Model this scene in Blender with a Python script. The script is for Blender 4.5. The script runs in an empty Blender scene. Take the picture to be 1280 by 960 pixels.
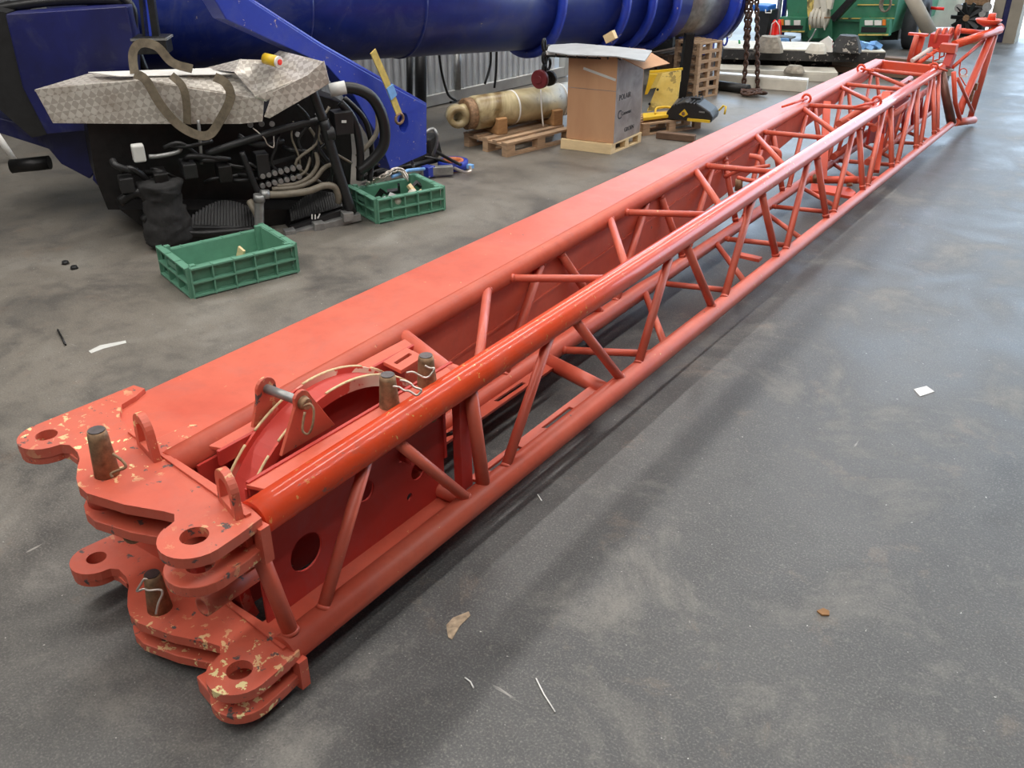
import bpy, bmesh, math, random
from mathutils import Vector, Matrix, Quaternion
from mathutils.geometry import tessellate_polygon
random.seed(7)
R = math.radians
S = 1.5                      # working units -> metres
sc = bpy.context.scene
col = sc.collection

# ------------------------------------------------------------------ camera
F = 1160.0; CX, CY = 640.0, 480.0; VPX, VPY = 1590.0, -152.0; H = 2.0
PITCH = math.atan2(CY - VPY, F)
YAW = math.atan2(VPX - CX, math.hypot(F, CY - VPY))
fh = Vector((-math.sin(YAW), math.cos(YAW), 0)); RT = Vector((math.cos(YAW), math.sin(YAW), 0))
FW = fh * math.cos(PITCH) + Vector((0, 0, -math.sin(PITCH)))
UP = RT.cross(FW)
CAM = Vector((0, 0, H))
cd = bpy.data.cameras.new('camera'); cam = bpy.data.objects.new('camera', cd); col.objects.link(cam)
cd.sensor_width = 36; cd.sensor_fit = 'HORIZONTAL'; cd.lens = 36 * F / 1280; cd.clip_end = 500
m = Matrix((RT, UP, -FW)).transposed().to_4x4(); m.translation = CAM * S
cam.matrix_world = m
sc.camera = cam

# ------------------------------------------------------------------ light
sc.view_settings.view_transform = 'Standard'
sc.view_settings.look = 'None'
sc.view_settings.gamma = 1
sc.view_settings.use_curve_mapping = False
sc.view_settings.exposure = 0.22

w = bpy.data.worlds.new('sky'); sc.world = w; w.use_nodes = True
bg = w.node_tree.nodes['Background']
bg.inputs[0].default_value = (0.62, 0.80, 1.0, 1); bg.inputs[1].default_value = 4.2

def area(name, loc, sx, sy, power, color, rot=(0, 0, 0)):
    l = bpy.data.lights.new(name, 'AREA'); l.shape = 'RECTANGLE'; l.size = sx * S; l.size_y = sy * S
    l.energy = power; l.color = color
    o = bpy.data.objects.new(name, l); o.location = Vector(loc) * S; o.rotation_euler = rot; col.objects.link(o); return o
CEIL = 5.2
area('ceiling_lamp', (-2.1, 5.0, CEIL - .05), .35, 17, 740, (1, .97, .93))
area('ceiling_lamp', (-5.4, 5.0, CEIL - .05), .40, 16, 900, (1, .96, .91))
area('ceiling_lamp', (0.25, 5, CEIL - .1), .035, 18, 330, (1, .98, .95))
area('ceiling_lamp', (1.0, 5, CEIL - .1), .035, 18, 300, (1, .98, .95))
sun = bpy.data.lights.new('sun', 'SUN'); sun.energy = 9; sun.angle = R(1); sun.color = (1, .96, .9)
so = bpy.data.objects.new('sun', sun); col.objects.link(so)
so.rotation_euler = Vector((-.5, .2, 1.5)).to_track_quat('Z', 'Y').to_euler()

# ------------------------------------------------------------------ pixel rays -> points of the place
def ray(px, py): return FW + RT * ((px - CX) / F) + UP * ((CY - py) / F)
def Z(px, py, z): d = ray(px, py); return CAM + d * ((z - H) / d.z)
def X(px, py, x): d = ray(px, py); return CAM + d * (x / d.x)
def Y(px, py, y): d = ray(px, py); return CAM + d * (y / d.y)

# ------------------------------------------------------------------ materials
MATS = {}
def newmat(name):
    mt = bpy.data.materials.new(name); mt.use_nodes = True
    nt = mt.node_tree; b = nt.nodes['Principled BSDF']; MATS[name] = mt
    return mt, nt, b
def nn(nt, t, **k):
    n = nt.nodes.new(t)
    for a, v in k.items(): setattr(n, a, v)
    return n
def noise(nt, scale, detail=4, rough=.55, dist=0, stretch=None):
    tc = nn(nt, 'ShaderNodeTexCoord'); n = nn(nt, 'ShaderNodeTexNoise')
    n.inputs['Scale'].default_value = scale; n.inputs['Detail'].default_value = detail
    n.inputs['Roughness'].default_value = rough; n.inputs['Distortion'].default_value = dist
    if stretch:
        mp = nn(nt, 'ShaderNodeMapping'); mp.inputs['Scale'].default_value = stretch
        nt.links.new(tc.outputs['Object'], mp.inputs[0]); nt.links.new(mp.outputs[0], n.inputs[0])
    else: nt.links.new(tc.outputs['Object'], n.inputs[0])
    return n.outputs['Fac']
def ramp(nt, src, stops):
    r = nn(nt, 'ShaderNodeValToRGB'); e = r.color_ramp.elements
    while len(e) < len(stops): e.new(.5)
    for i, (p, c) in enumerate(stops):
        e[i].position = p; e[i].color = (c, c, c, 1) if not isinstance(c, tuple) else (*c, 1)
    nt.links.new(src, r.inputs[0]); return r.outputs[0]
def mix(nt, fac, a, b, mode='MIX'):
    x = nn(nt, 'ShaderNodeMix', data_type='RGBA', blend_type=mode)
    for s, v in ((0, fac), (6, a), (7, b)):
        if isinstance(v, (int, float)): x.inputs[s].default_value = v
        elif isinstance(v, tuple): x.inputs[s].default_value = (*v, 1)
        else: nt.links.new(v, x.inputs[s])
    return x.outputs[2]
def mul(nt, a, b):
    x = nn(nt, 'ShaderNodeMath', operation='MULTIPLY')
    for s, v in ((0, a), (1, b)):
        if isinstance(v, (int, float)): x.inputs[s].default_value = v
        else: nt.links.new(v, x.inputs[s])
    return x.outputs[0]
def bump(nt, b, src, strength, dist=.01):
    n = nn(nt, 'ShaderNodeBump'); n.inputs['Strength'].default_value = strength; n.inputs['Distance'].default_value = dist
    nt.links.new(src, n.inputs['Height']); nt.links.new(n.outputs[0], b.inputs['Normal'])
def srgb(r, g, b):
    f = lambda v: (v / 255 / 12.92) if v / 255 <= .04045 else ((v / 255 + .055) / 1.055) ** 2.4
    return (f(r), f(g), f(b))

def paint(name, c, c2, rough, chip=None, chipcol=(.72, .6, .3), metal=0, amount=.62, grey=None, coat=0, scale=1.0):
    mt, nt, b = newmat(name)
    cc = mix(nt, ramp(nt, noise(nt, 1.3 * scale, 5, .6, .4), [(.3, 0.0), (.7, 1.0)]), c, c2)
    cc = mix(nt, mul(nt, ramp(nt, noise(nt, 9 * scale, 6, .7), [(.45, 0.0), (.75, 1.0)]), .35), cc, tuple(v * .72 for v in c))
    cc = mix(nt, mul(nt, ramp(nt, noise(nt, 2.6 * scale, 6, .72, .8), [(.50, 0.0), (.72, 1.0)]), .30), cc, tuple(v * .5 + .12 for v in c))
    if chip:
        mask = ramp(nt, noise(nt, 1.7, 3, .5), [(.42, 0.0), (.6, 1.0)])
        sp = ramp(nt, noise(nt, chip, 4, .6, .3), [(amount, 0.0), (amount + .02, 1.0)])
        cc = mix(nt, mul(nt, mask, sp), cc, chipcol)
    if grey:
        sp = ramp(nt, noise(nt, 14, 5, .65, .2), [(grey, 0.0), (grey + .03, 1.0)])
        cc = mix(nt, sp, cc, (.10, .08, .075))
    nt.links.new(cc, b.inputs['Base Color'])
    b.inputs['Roughness'].default_value = rough; b.inputs['Metallic'].default_value = metal
    if coat: b.inputs['Coat Weight'].default_value = coat; b.inputs['Coat Roughness'].default_value = .035; b.inputs['Specular IOR Level'].default_value = .3
    return mt
def wear(mt):
    # scraped-down patches near the butt end of the tube
    nt = mt.node_tree; b = nt.nodes['Principled BSDF']; src = b.inputs['Base Color'].links[0].from_socket
    tc = nn(nt, 'ShaderNodeTexCoord'); sp = nn(nt, 'ShaderNodeSeparateXYZ'); nt.links.new(tc.outputs['Object'], sp.inputs[0])
    mr = nn(nt, 'ShaderNodeMapRange'); mr.inputs[1].default_value = .55; mr.inputs[2].default_value = .25; nt.links.new(sp.outputs[1], mr.inputs[0])
    n = noise(nt, 7, 5, .7, .5, (1, .5, 1))
    f = mul(nt, ramp(nt, n, [(.60, 0.0), (.62, 1.0)]), mr.outputs[0])
    nt.links.new(mix(nt, mul(nt, f, .8), src, srgb(118, 104, 92)), b.inputs['Base Color'])
def plain(name, c, rough=.6, metal=0, var=.25, scale=8, bmp=0):
    mt, nt, b = newmat(name)
    cc = mix(nt, ramp(nt, noise(nt, scale, 5, .6), [(.3, 0.0), (.7, 1.0)]), tuple(v * (1 - var) for v in c), tuple(min(1, v * (1 + var)) for v in c))
    nt.links.new(cc, b.inputs['Base Color']); b.inputs['Roughness'].default_value = rough; b.inputs['Metallic'].default_value = metal
    if bmp: bump(nt, b, noise(nt, scale * 6, 4), bmp)
    return mt

RED = paint('faded_red_paint', srgb(200, 84, 62), srgb(216, 108, 84), .42, chip=26, chipcol=srgb(225, 200, 140), amount=.70, grey=.70)
REDW = paint('worn_red_paint', srgb(198, 86, 64), srgb(212, 106, 82), .5, chip=20, chipcol=srgb(238, 220, 160), amount=.595, grey=.62)
REDG = paint('glossy_red_paint', srgb(228, 74, 36), srgb(232, 84, 46), .36, chip=26, chipcol=srgb(225, 190, 110), amount=.64, coat=.5)
wear(REDG)
REDD = paint('dark_red_paint', srgb(196, 66, 56), srgb(186, 58, 50), .5, chip=20, chipcol=srgb(235, 215, 190), amount=.74)
RIM = paint('chipped_rim_paint', srgb(205, 70, 58), srgb(215, 80, 65), .5, chip=5, chipcol=srgb(238, 225, 200), amount=.47)
ORG = paint('orange_red_paint', srgb(230, 92, 62), srgb(222, 80, 50), .45)
BROWN = plain('bare_weathered_tube', srgb(120, 84, 72), .35, .4)
RUST = plain('rusty_steel', srgb(142, 112, 84), .6, .3, .4, 30)
PINT = plain('pin_end_steel', srgb(105, 98, 98), .45, .7, .2, 30)
ZINC = plain('zinc_wire', srgb(200, 190, 180), .35, .7)
BLUE = paint('blue_paint', srgb(24, 36, 100), srgb(32, 50, 126), .32, chip=16, chipcol=srgb(150, 140, 130), amount=.70)
BLUEL = paint('bright_blue_paint', srgb(34, 56, 160), srgb(42, 66, 178), .35, chip=18, chipcol=srgb(205, 185, 150), amount=.66)
NAVY = paint('grimy_navy_paint', srgb(16, 18, 62), srgb(24, 30, 96), .45)
GREEN = paint('green_truck_paint', srgb(50, 116, 88), srgb(66, 134, 102), .45, chip=14, chipcol=srgb(90, 90, 70), amount=.68)
CRATE = plain('green_plastic', srgb(98, 148, 124), .5, 0, .12, 6)
YEL = paint('yellow_paint', srgb(222, 180, 30), srgb(232, 196, 60), .4)
YELD = paint('scuffed_yellow_paint', srgb(214, 184, 90), srgb(228, 205, 120), .5, chip=8, chipcol=srgb(70, 60, 45), amount=.56, scale=3)
BLK = plain('black_plastic', srgb(30, 30, 31), .5, 0, .3, 12)
BLKG = plain('black_oily_metal', srgb(24, 23, 23), .42, .2, .5, 14, .2)
RUB = plain('black_rubber', srgb(26, 26, 27), .42, 0, .3, 10)
GREY = plain('grey_steel', srgb(150, 150, 148), .42, .6, .25, 12)
SHEET = plain('grey_plastic_sheet', srgb(168, 170, 170), .5, 0, .12, 5)
LGREY = plain('light_grey_paint', srgb(205, 205, 200), .5, 0, .1, 5)
HOSEG = plain('grey_brown_hose', srgb(120, 112, 98), .5, 0, .25, 14)
WHITE = plain('white_paint', srgb(232, 230, 224), .5, 0, .08, 6)
CHAIN = plain('rusty_chain_steel', srgb(84, 62, 52), .6, .5, .4, 20)
STRAPB = plain('dirty_beige_webbing', srgb(104, 94, 78), .85, 0, .3, 16)
STRAPY = plain('yellow_webbing', srgb(206, 180, 98), .85, 0, .2, 16)
CONC = plain('pale_concrete', srgb(205, 200, 186), .85, 0, .12, 5, .3)
CONCD = paint('black_coated_concrete', srgb(40, 40, 40), srgb(62, 60, 58), .7, chip=14, chipcol=srgb(180, 172, 160), amount=.60)
CONCG = plain('rough_grey_concrete', srgb(150, 142, 128), .9, 0, .35, 12, .5)
TYRE = plain('tyre_rubber', srgb(58, 60, 64), .7, 0, .2, 10)
ORGL = plain('orange_lens', srgb(235, 130, 50), .3)
REDPL = plain('bright_red_plastic', srgb(235, 40, 30), .35)
BLUEPL = plain('light_blue_plastic', srgb(120, 170, 225), .5)
TARP = plain('blue_sheet', srgb(40, 110, 200), .6)
WRAP = plain('dull_black_wrap', srgb(38, 37, 37), .9, 0, .35, 20, .4)
PAPER = plain('white_paper', srgb(236, 236, 236), .8)
LEAF = plain('dry_leaf', srgb(150, 110, 70), .8)
GREENR = plain('green_rope_fibre', srgb(60, 150, 90), .8)

def wood(name, c, var=.3, scale=3):
    mt, nt, b = newmat(name)
    n = noise(nt, scale, 6, .65, 1.0, (1, 1, 6))
    cc = mix(nt, ramp(nt, n, [(.3, 0.0), (.7, 1.0)]), tuple(v * (1 - var) for v in c), tuple(min(1, v * (1 + var)) for v in c))
    nt.links.new(cc, b.inputs['Base Color']); b.inputs['Roughness'].default_value = .8
    bump(nt, b, n, .25); return mt
WOOD = wood('weathered_pallet_wood', srgb(176, 146, 116))
WOODN = wood('new_pine', srgb(228, 202, 156), .12)
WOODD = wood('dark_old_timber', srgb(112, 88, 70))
WOODG = wood('grey_old_timber', srgb(140, 130, 116))
mt, nt, b = newmat('cardboard')
cc = mix(nt, ramp(nt, noise(nt, 3, 5, .6, .3, (1, 1, .25)), [(.3, 0.0), (.75, 1.0)]), srgb(186, 140, 104), srgb(202, 158, 120))
nt.links.new(cc, b.inputs['Base Color']); b.inputs['Roughness'].default_value = .85; CARD = mt
mt, nt, b = newmat('filmed_cardboard')
cc = mix(nt, ramp(nt, noise(nt, 4, 5, .6, .6), [(.35, 0.0), (.7, 1.0)]), srgb(130, 118, 112), srgb(168, 158, 152))
nt.links.new(cc, b.inputs['Base Color']); b.inputs['Roughness'].default_value = .35; CARDF = mt
mt, nt, b = newmat('stained_cylinder_coating')
cc = mix(nt, ramp(nt, noise(nt, 1.6, 5, .6, .8), [(.38, 0.0), (.62, 1.0)]), srgb(120, 98, 62), srgb(214, 200, 158))
cc = mix(nt, ramp(nt, noise(nt, 1.1, 2, .5, .2), [(.55, 0.0), (.72, 1.0)]), cc, srgb(196, 202, 204))
cc = mix(nt, ramp(nt, noise(nt, 5, 6, .7, .4), [(.60, 0.0), (.72, 1.0)]), cc, srgb(50, 40, 34))
nt.links.new(cc, b.inputs['Base Color']); b.inputs['Roughness'].default_value = .35; CYL = mt
# aluminium tread plate
mt, nt, b = newmat('aluminium_tread_plate')
tc = nn(nt, 'ShaderNodeTexCoord'); mp = nn(nt, 'ShaderNodeMapping'); mp.inputs['Rotation'].default_value = (R(38), R(35), R(20)); mp.inputs['Scale'].default_value = (21, 21, 21)
ck = nn(nt, 'ShaderNodeTexChecker'); ck.inputs['Scale'].default_value = 1.0
ck.inputs['Color1'].default_value = (1, 1, 1, 1); ck.inputs['Color2'].default_value = (0, 0, 0, 1)
nt.links.new(tc.outputs['Object'], mp.inputs[0]); nt.links.new(mp.outputs[0], ck.inputs[0])
cc = mix(nt, ck.outputs['Color'], srgb(184, 176, 166), srgb(214, 208, 198))
cc = mix(nt, ramp(nt, noise(nt, 3, 5, .6), [(.5, 0.0), (.8, 1.0)]), cc, srgb(140, 124, 108))
nt.links.new(cc, b.inputs['Base Color']); b.inputs['Roughness'].default_value = .38; b.inputs['Metallic'].default_value = .35
bump(nt, b, ck.outputs['Color'], .5, .006); TREAD = mt
# concrete floor
mt, nt, b = newmat('worn_concrete_floor')
n1 = noise(nt, .28, 5, .6, .3); n2 = noise(nt, 1.1, 7, .68, .5); n3 = noise(nt, 5, 6, .7); n4 = noise(nt, 38, 3, .6)
sp = nn(nt, 'ShaderNodeSeparateXYZ'); tc = nn(nt, 'ShaderNodeTexCoord'); nt.links.new(tc.outputs['Object'], sp.inputs[0])
mr = nn(nt, 'ShaderNodeMapRange'); mr.inputs[1].default_value = -2.0 * S; mr.inputs[2].default_value = -3.8 * S; mr.inputs[3].default_value = 0; mr.inputs[4].default_value = 1
nt.links.new(sp.outputs[0], mr.inputs[0])
base = mix(nt, ramp(nt, n1, [(.35, 0.0), (.65, 1.0)]), srgb(66, 66, 67), srgb(92, 91, 89))
base = mix(nt, mul(nt, mr.outputs[0], .65), base, srgb(132, 124, 112))
base = mix(nt, mul(nt, ramp(nt, n2, [(.36, 1.0), (.50, 0.0)]), .55), base, srgb(56, 56, 57))
base = mix(nt, mul(nt, ramp(nt, n2, [(.53, 0.0), (.68, 1.0)]), .6), base, srgb(140, 136, 128))
base = mix(nt, mul(nt, ramp(nt, n3, [(.5, 0.0), (.75, 1.0)]), .45), base, srgb(56, 54, 54))
base = mix(nt, mul(nt, ramp(nt, noise(nt, 2.4, 7, .75, .4), [(.58, 0.0), (.66, 1.0)]), .35), base, srgb(128, 112, 98))
g1 = noise(nt, 95, 3, .7); g2 = noise(nt, 24, 4, .75, .3)
base = mix(nt, mul(nt, ramp(nt, g1, [(.52, 0.0), (.70, 1.0)]), .45), base, srgb(150, 147, 140))
base = mix(nt, mul(nt, ramp(nt, g1, [(.30, 1.0), (.46, 0.0)]), .45), base, srgb(44, 44, 44))
base = mix(nt, mul(nt, ramp(nt, g2, [(.56, 0.0), (.72, 1.0)]), .35), base, srgb(136, 132, 124))
base = mix(nt, mul(nt, ramp(nt, n4, [(.72, 0.0), (.735, 1.0)]), .9), base, srgb(214, 212, 204))
for sc_, st_ in ((3.2, (5, .45, 1)), (2.7, (.5, 5, 1))):
    sc1 = noise(nt, sc_, 4, .6, .25, st_)
    base = mix(nt, mul(nt, ramp(nt, sc1, [(.735, 0.0), (.76, 1.0)]), .6), base, srgb(178, 174, 166))
nt.links.new(base, b.inputs['Base Color'])
nt.links.new(ramp(nt, n2, [(.3, .30), (.7, .62)]), b.inputs['Roughness'])
bump(nt, b, n3, .12, .01); FLOOR = mt
mt, nt, b = newmat('sunlit_yard')
nt.links.new(mix(nt, noise(nt, 2), srgb(176, 174, 170), srgb(200, 198, 192)), b.inputs['Base Color']); b.inputs['Roughness'].default_value = .9; YARD = mt
WALLM = plain('pale_corrugated_sheet', srgb(222, 226, 228), .5, 0, .12, 2)
CEILM = plain('ceiling_sheet', srgb(84, 84, 84), .8)
HALLW = plain('dim_hall_wall', srgb(105, 105, 104), .8)
COLM = plain('tan_concrete_column', srgb(150, 142, 128), .8, 0, .15, 2)

# ------------------------------------------------------------------ mesh builder
class B:
    def __init__(s): s.bm = bmesh.new()
    def add(s, verts, faces, smooth=False):
        vs = [s.bm.verts.new(v) for v in verts]
        for f in faces:
            try:
                ff = s.bm.faces.new([vs[i] for i in f]); ff.smooth = smooth
            except ValueError: pass
        return s
    def box(s, c, size, rot=None, taper=1):
        x, y, z = (v / 2 for v in size); M = rot.to_matrix() if rot is not None and hasattr(rot, 'to_matrix') else (rot or Matrix.Identity(3))
        vs = [M @ Vector((sx * x * (taper if sz > 0 else 1), sy * y * (taper if sz > 0 else 1), sz * z)) + Vector(c) for sz in (-1, 1) for sy in (-1, 1) for sx in (-1, 1)]
        return s.add(vs, [(0, 2, 3, 1), (4, 5, 7, 6), (0, 1, 5, 4), (2, 6, 7, 3), (0, 4, 6, 2), (1, 3, 7, 5)])
    def bar(s, a, b, w, h, up=Vector((0, 0, 1))):
        a = Vector(a); b = Vector(b); d = (b - a).normalized(); sd = d.cross(up)
        if sd.length < 1e-4: sd = d.cross(Vector((1, 0, 0)))
        sd.normalize(); u = sd.cross(d)
        vs = [p + sd * (sx * w / 2) + u * (sz * h / 2) for p in (a, b) for sz in (-1, 1) for sx in (-1, 1)]
        return s.add(vs, [(0, 1, 3, 2), (4, 6, 7, 5), (0, 4, 5, 1), (2, 3, 7, 6), (0, 2, 6, 4), (1, 5, 7, 3)])
    def path(s, pts, rad, n=12, caps=True, closed=False, flat=None):
        pts = [Vector(p) for p in pts]; k = len(pts)
        rad = [rad] * k if isinstance(rad, (int, float)) else rad
        rings = []; pu = None
        for i, p in enumerate(pts):
            if closed: d = (pts[(i + 1) % k] - pts[i - 1])
            else: d = (pts[min(i + 1, k - 1)] - pts[max(i - 1, 0)])
            d.normalize()
            if pu is None:
                pu = Vector((0, 0, 1)) if abs(d.z) < .9 else Vector((1, 0, 0))
            u = (pu - d * pu.dot(d)); u.normalize(); v = d.cross(u); pu = u
            fw = flat or 1
            rings.append([s.bm.verts.new(p + (u * math.sin(2 * math.pi * j / n) * (1 if not flat else flat) + v * math.cos(2 * math.pi * j / n)) * rad[i]) for j in range(n)])
        for i in range(k if closed else k - 1):
            a, b2 = rings[i], rings[(i + 1) % k]
            for j in range(n):
                f = s.bm.faces.new((a[j], a[(j + 1) % n], b2[(j + 1) % n], b2[j])); f.smooth = True
        if caps and not closed:
            s.bm.faces.new(rings[0]); s.bm.faces.new(rings[-1][::-1])
        return s
    def tube(s, a, b, r0, r1=None, n=16): return s.path([a, b], [r0, r0 if r1 is None else r1], n)
    def hollow(s, a, b, ro, ri, n=20):
        a = Vector(a); b = Vector(b); d = (b - a).normalized(); u = d.orthogonal().normalized(); v = d.cross(u)
        vs = []
        for p in (a, b):
            for r in (ro, ri): vs += [p + (u * math.cos(t * 2 * math.pi / n) + v * math.sin(t * 2 * math.pi / n)) * r for t in range(n)]
        fs = []
        for j in range(n):
            q = (j + 1) % n
            fs += [(j, q, 2 * n + q, 2 * n + j), (n + q, n + j, 3 * n + j, 3 * n + q), (j, n + j, n + q, q), (2 * n + j, 2 * n + q, 3 * n + q, 3 * n + j)]
        return s.add(vs, fs, True)
    def prism(s, outline, holes, fn, t0, t1):
        """polygon with holes in a plane; fn(u, v, t) maps to space"""
        loops = [outline] + list(holes)
        tri = tessellate_polygon([[Vector((p[0], p[1], 0)) for p in l] for l in loops])
        flatp = [p for l in loops for p in l]; n = len(flatp)
        vs = [fn(p[0], p[1], t0) for p in flatp] + [fn(p[0], p[1], t1) for p in flatp]
        fs = []
        for t in tri:
            fs.append(tuple(t)); fs.append(tuple(i + n for i in reversed(t)))
        o = 0
        for l in loops:
            k = len(l)
            for i in range(k): a, b2 = o + i, o + (i + 1) % k; fs.append((a, b2, b2 + n, a + n))
            o += k
        s.add(vs, fs); bmesh.ops.recalc_face_normals(s.bm, faces=s.bm.faces); return s
    def lathe(s, prof, fn, n=24, smooth=True):
        """prof: (r, h) pairs; fn(x, y, h) maps to space"""
        vs = []; k = len(prof)
        for r, h in prof: vs += [fn(r * math.cos(2 * math.pi * j / n), r * math.sin(2 * math.pi * j / n), h) for j in range(n)]
        fs = [(i * n + j, i * n + (j + 1) % n, (i + 1) * n + (j + 1) % n, (i + 1) * n + j) for i in range(k - 1) for j in range(n)]
        fs += [tuple(range(n))[::-1], tuple(range((k - 1) * n, k * n))]
        return s.add(vs, fs, smooth)

def fxy(u, v, t): return Vector((u, v, t))
def fyz(u, v, t): return Vector((t, u, v))
def fxz(u, v, t): return Vector((u, t, v))
def circ(c, r, n=24, ry=None): return [(c[0] + r * math.cos(2 * math.pi * i / n), c[1] + (ry or r) * math.sin(2 * math.pi * i / n)) for i in range(n)]
def arc(c, r, a0, a1, n=10): return [(c[0] + r * math.cos(R(a0 + (a1 - a0) * i / n)), c[1] + r * math.sin(R(a0 + (a1 - a0) * i / n))) for i in range(n + 1)]
def smooth_line(pts, k=6):
    pts = [Vector(p) for p in pts]; P = [pts[0]] + pts + [pts[-1]]; out = []
    for i in range(1, len(P) - 2):
        a, b2, c, d = P[i - 1:i + 3]
        for j in range(k):
            t = j / k
            out.append(.5 * ((2 * b2) + (c - a) * t + (2 * a - 5 * b2 + 4 * c - d) * t * t + (3 * b2 - a - 3 * c + d) * t ** 3))
    out.append(pts[-1]); return out

# ------------------------------------------------------------------ objects
def props(o, label, cat, group=None, kind=None):
    if label: o['label'] = label
    if cat: o['category'] = cat
    if group: o['group'] = group
    if kind: o['kind'] = kind
    return o
def thing(name, loc, label, cat, group=None):
    o = bpy.data.objects.new(name, None); o.empty_display_size = .1; col.objects.link(o)
    o.location = Vector(loc) * S; return props(o, label, cat, group)
def origin_of(parent):
    p = Vector((0, 0, 0))
    while parent is not None: p += parent.location; parent = parent.parent
    return p
def put(name, b, mat, parent=None, bev=0, label=None, base=None):
    """link one mesh; working units become metres, local to the parent"""
    me = bpy.data.meshes.new(name); bmesh.ops.recalc_face_normals(b.bm, faces=b.bm.faces)
    b.bm.to_mesh(me); b.bm.free()
    me.transform(Matrix.Scale(S, 4))
    o = bpy.data.objects.new(name, me)
    if parent is not None:
        me.transform(Matrix.Translation(-origin_of(parent))); o.parent = parent
    elif base is not None:
        bl = Vector(base) * S; me.transform(Matrix.Translation(-bl)); o.location = bl
    me.materials.append(mat); col.objects.link(o)
    if bev:
        md = o.modifiers.new('bevel', 'BEVEL'); md.width = bev * S; md.segments = 2; md.limit_method = 'ANGLE'; md.angle_limit = R(40)
    if label: o['label'] = label
    return o
def solo(name, b, mat, label, cat, base, group=None, bev=0):
    o = put(name, b, mat, None, bev, None, base); return props(o, label, cat, group)
def structure(name, b, mat):
    o = put(name, b, mat); o['kind'] = 'structure'; return o
def clone(o, parent=None, dloc=None, rotz=None):
    c = o.copy(); col.objects.link(c)
    if parent is not None: c.parent = parent
    if dloc is not None: c.location = dloc
    if rotz is not None: c.rotation_euler = (0, 0, rotz)
    for ch in list(o.children):
        if ch is not c: clone(ch, c)
    return c

# ------------------------------------------------------------------ the hall
HE = 16.2
structure('floor', B().box((-2, (HE - 5) / 2, -.05), (18, HE + 5, .1)), FLOOR)
structure('trim_yard', B().box((0, HE + 30, -.052), (120, 60, .1)), YARD)
structure('ceiling', B().box((-2, (HE - 5) / 2, CEIL + .1), (18, HE + 5, .1)), CEILM)
structure('wall_left', B().box((-10.5, (HE - 5) / 2, CEIL / 2), (.1, HE + 5, CEIL)), HALLW)
structure('wall_right', B().box((6.5, (HE - 5) / 2, CEIL / 2), (.1, HE + 5, CEIL)), HALLW)
structure('wall_back', B().box((-2, -5, CEIL / 2), (17, .1, CEIL)), HALLW)
CREAM = plain('bare_cream_primer', srgb(222, 196, 150), .6, 0, .25, 30)
# ------------------------------------------------------------------ the red jib
NB = lambda y: Vector((-1.615 - .045 * (y - 1.175) / 7.665, y, .13))
FB = lambda y: Vector((-2.02 - .08 * (y - 1.2) / 7.64, y, .13))
NT = lambda y: Vector((-1.655 - .19 * (y - 1.17) / 7.67, y, .562 + .016 * (y - 1.17) / 7.67))
FT = lambda y: Vector((-2.03 - .326 * (y - 1.19) / 7.68, y, .568))
jib = thing('crane_jib', (-1.85, 1.2, 0), 'long folded red tubular lattice crane jib with box girder, lying on the concrete floor', 'crane jib')
def chord(fn, prof, mat, label=None):
    pts = [fn(y) for y, r in prof]
    return put('chord_tube', B().path(pts, [r for y, r in prof], 24), mat, jib, 0, label)
chord(NT, [(1.17, .052), (3.0, .050), (5.0, .043), (7.0, .039), (8.86, .036)], REDG, 'glossy orange-red top tube nearest the camera')
chord(FT, [(1.19, .043), (4.95, .040), (5.05, .035), (8.87, .027)], RED)
chord(NB, [(1.17, .047), (3.2, .045), (4.4, .040), (6.0, .032), (8.9, .027)], RED)
chord(FB, [(1.2, .046), (3.4, .044), (4.0, .043), (4.15, .036), (6.0, .032), (8.86, .027)], RED)

def brace(f0, y0, f1, y1, r, mat=RED, name='brace', collar=True):
    a, b2 = f0(y0), f1(y1); b_ = B().tube(a, b2, r, None, 14)
    if collar:
        d = (b2 - a).normalized()
        for p, q, rr in ((a, d, .045), (b2, -d, .045)):
            b_.tube(p + q * rr, p + q * (rr + .012), r * 1.18, r * 1.05, 14)
    return put(name, b_, mat, jib)
# near side
for (yb, yt, r) in ((1.21, 1.15, .023), (1.30, 1.62, .019), (2.02, 1.68, .019), (2.19, 2.62, .019), (3.07, 2.72, .020), (3.17, 3.62, .019),
                    (3.97, 3.72, .020), (4.06, 4.60, .019), (4.80, 4.67, .020), (4.90, 5.47, .018), (5.62, 5.57, .020), (5.72, 6.36, .018),
                    (6.34, 6.45, .019), (6.42, 7.09, .018), (7.02, 7.24, .019), (7.13, 7.98, .018), (7.68, 8.04, .019), (7.78, 8.52, .017), (8.24, 8.56, .018), (8.34, 8.78, .016)):
    brace(NB, yb, NT, yt, r)
put('post', B().tube(NB(2.09), NT(2.09), .024), RED, jib)
put('post', B().box((-1.70, 2.075, .34), (.035, .06, .42)), REDD, jib, .003)
put('post', B().tube(NB(8.84), NT(8.83), .040, .036, 16), BROWN, jib, 0, 'bare brown end post')
# top side
put('crossmember', B().tube(FT(2.20), NT(2.05), .030), RED, jib)
for (yf, yn, r) in ((2.75, 2.14, .018), (2.84, 3.12, .016), (3.78, 3.19, .018), (3.86, 4.10, .016), (4.79, 4.18, .018), (4.87, 4.98, .016),
                    (5.74, 5.07, .017), (5.82, 5.90, .015), (6.68, 6.01, .017), (6.77, 6.92, .015), (7.60, 7.0, .016), (7.70, 7.72, .015), (8.40, 7.80, .015), (8.46, 8.42, .015)):
    brace(FT, yf, NT, yn, r)
put('crossmember', B().box((-2.10, 8.86, .553), (.50, .05, .075)), ORG, jib, .006)
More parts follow.
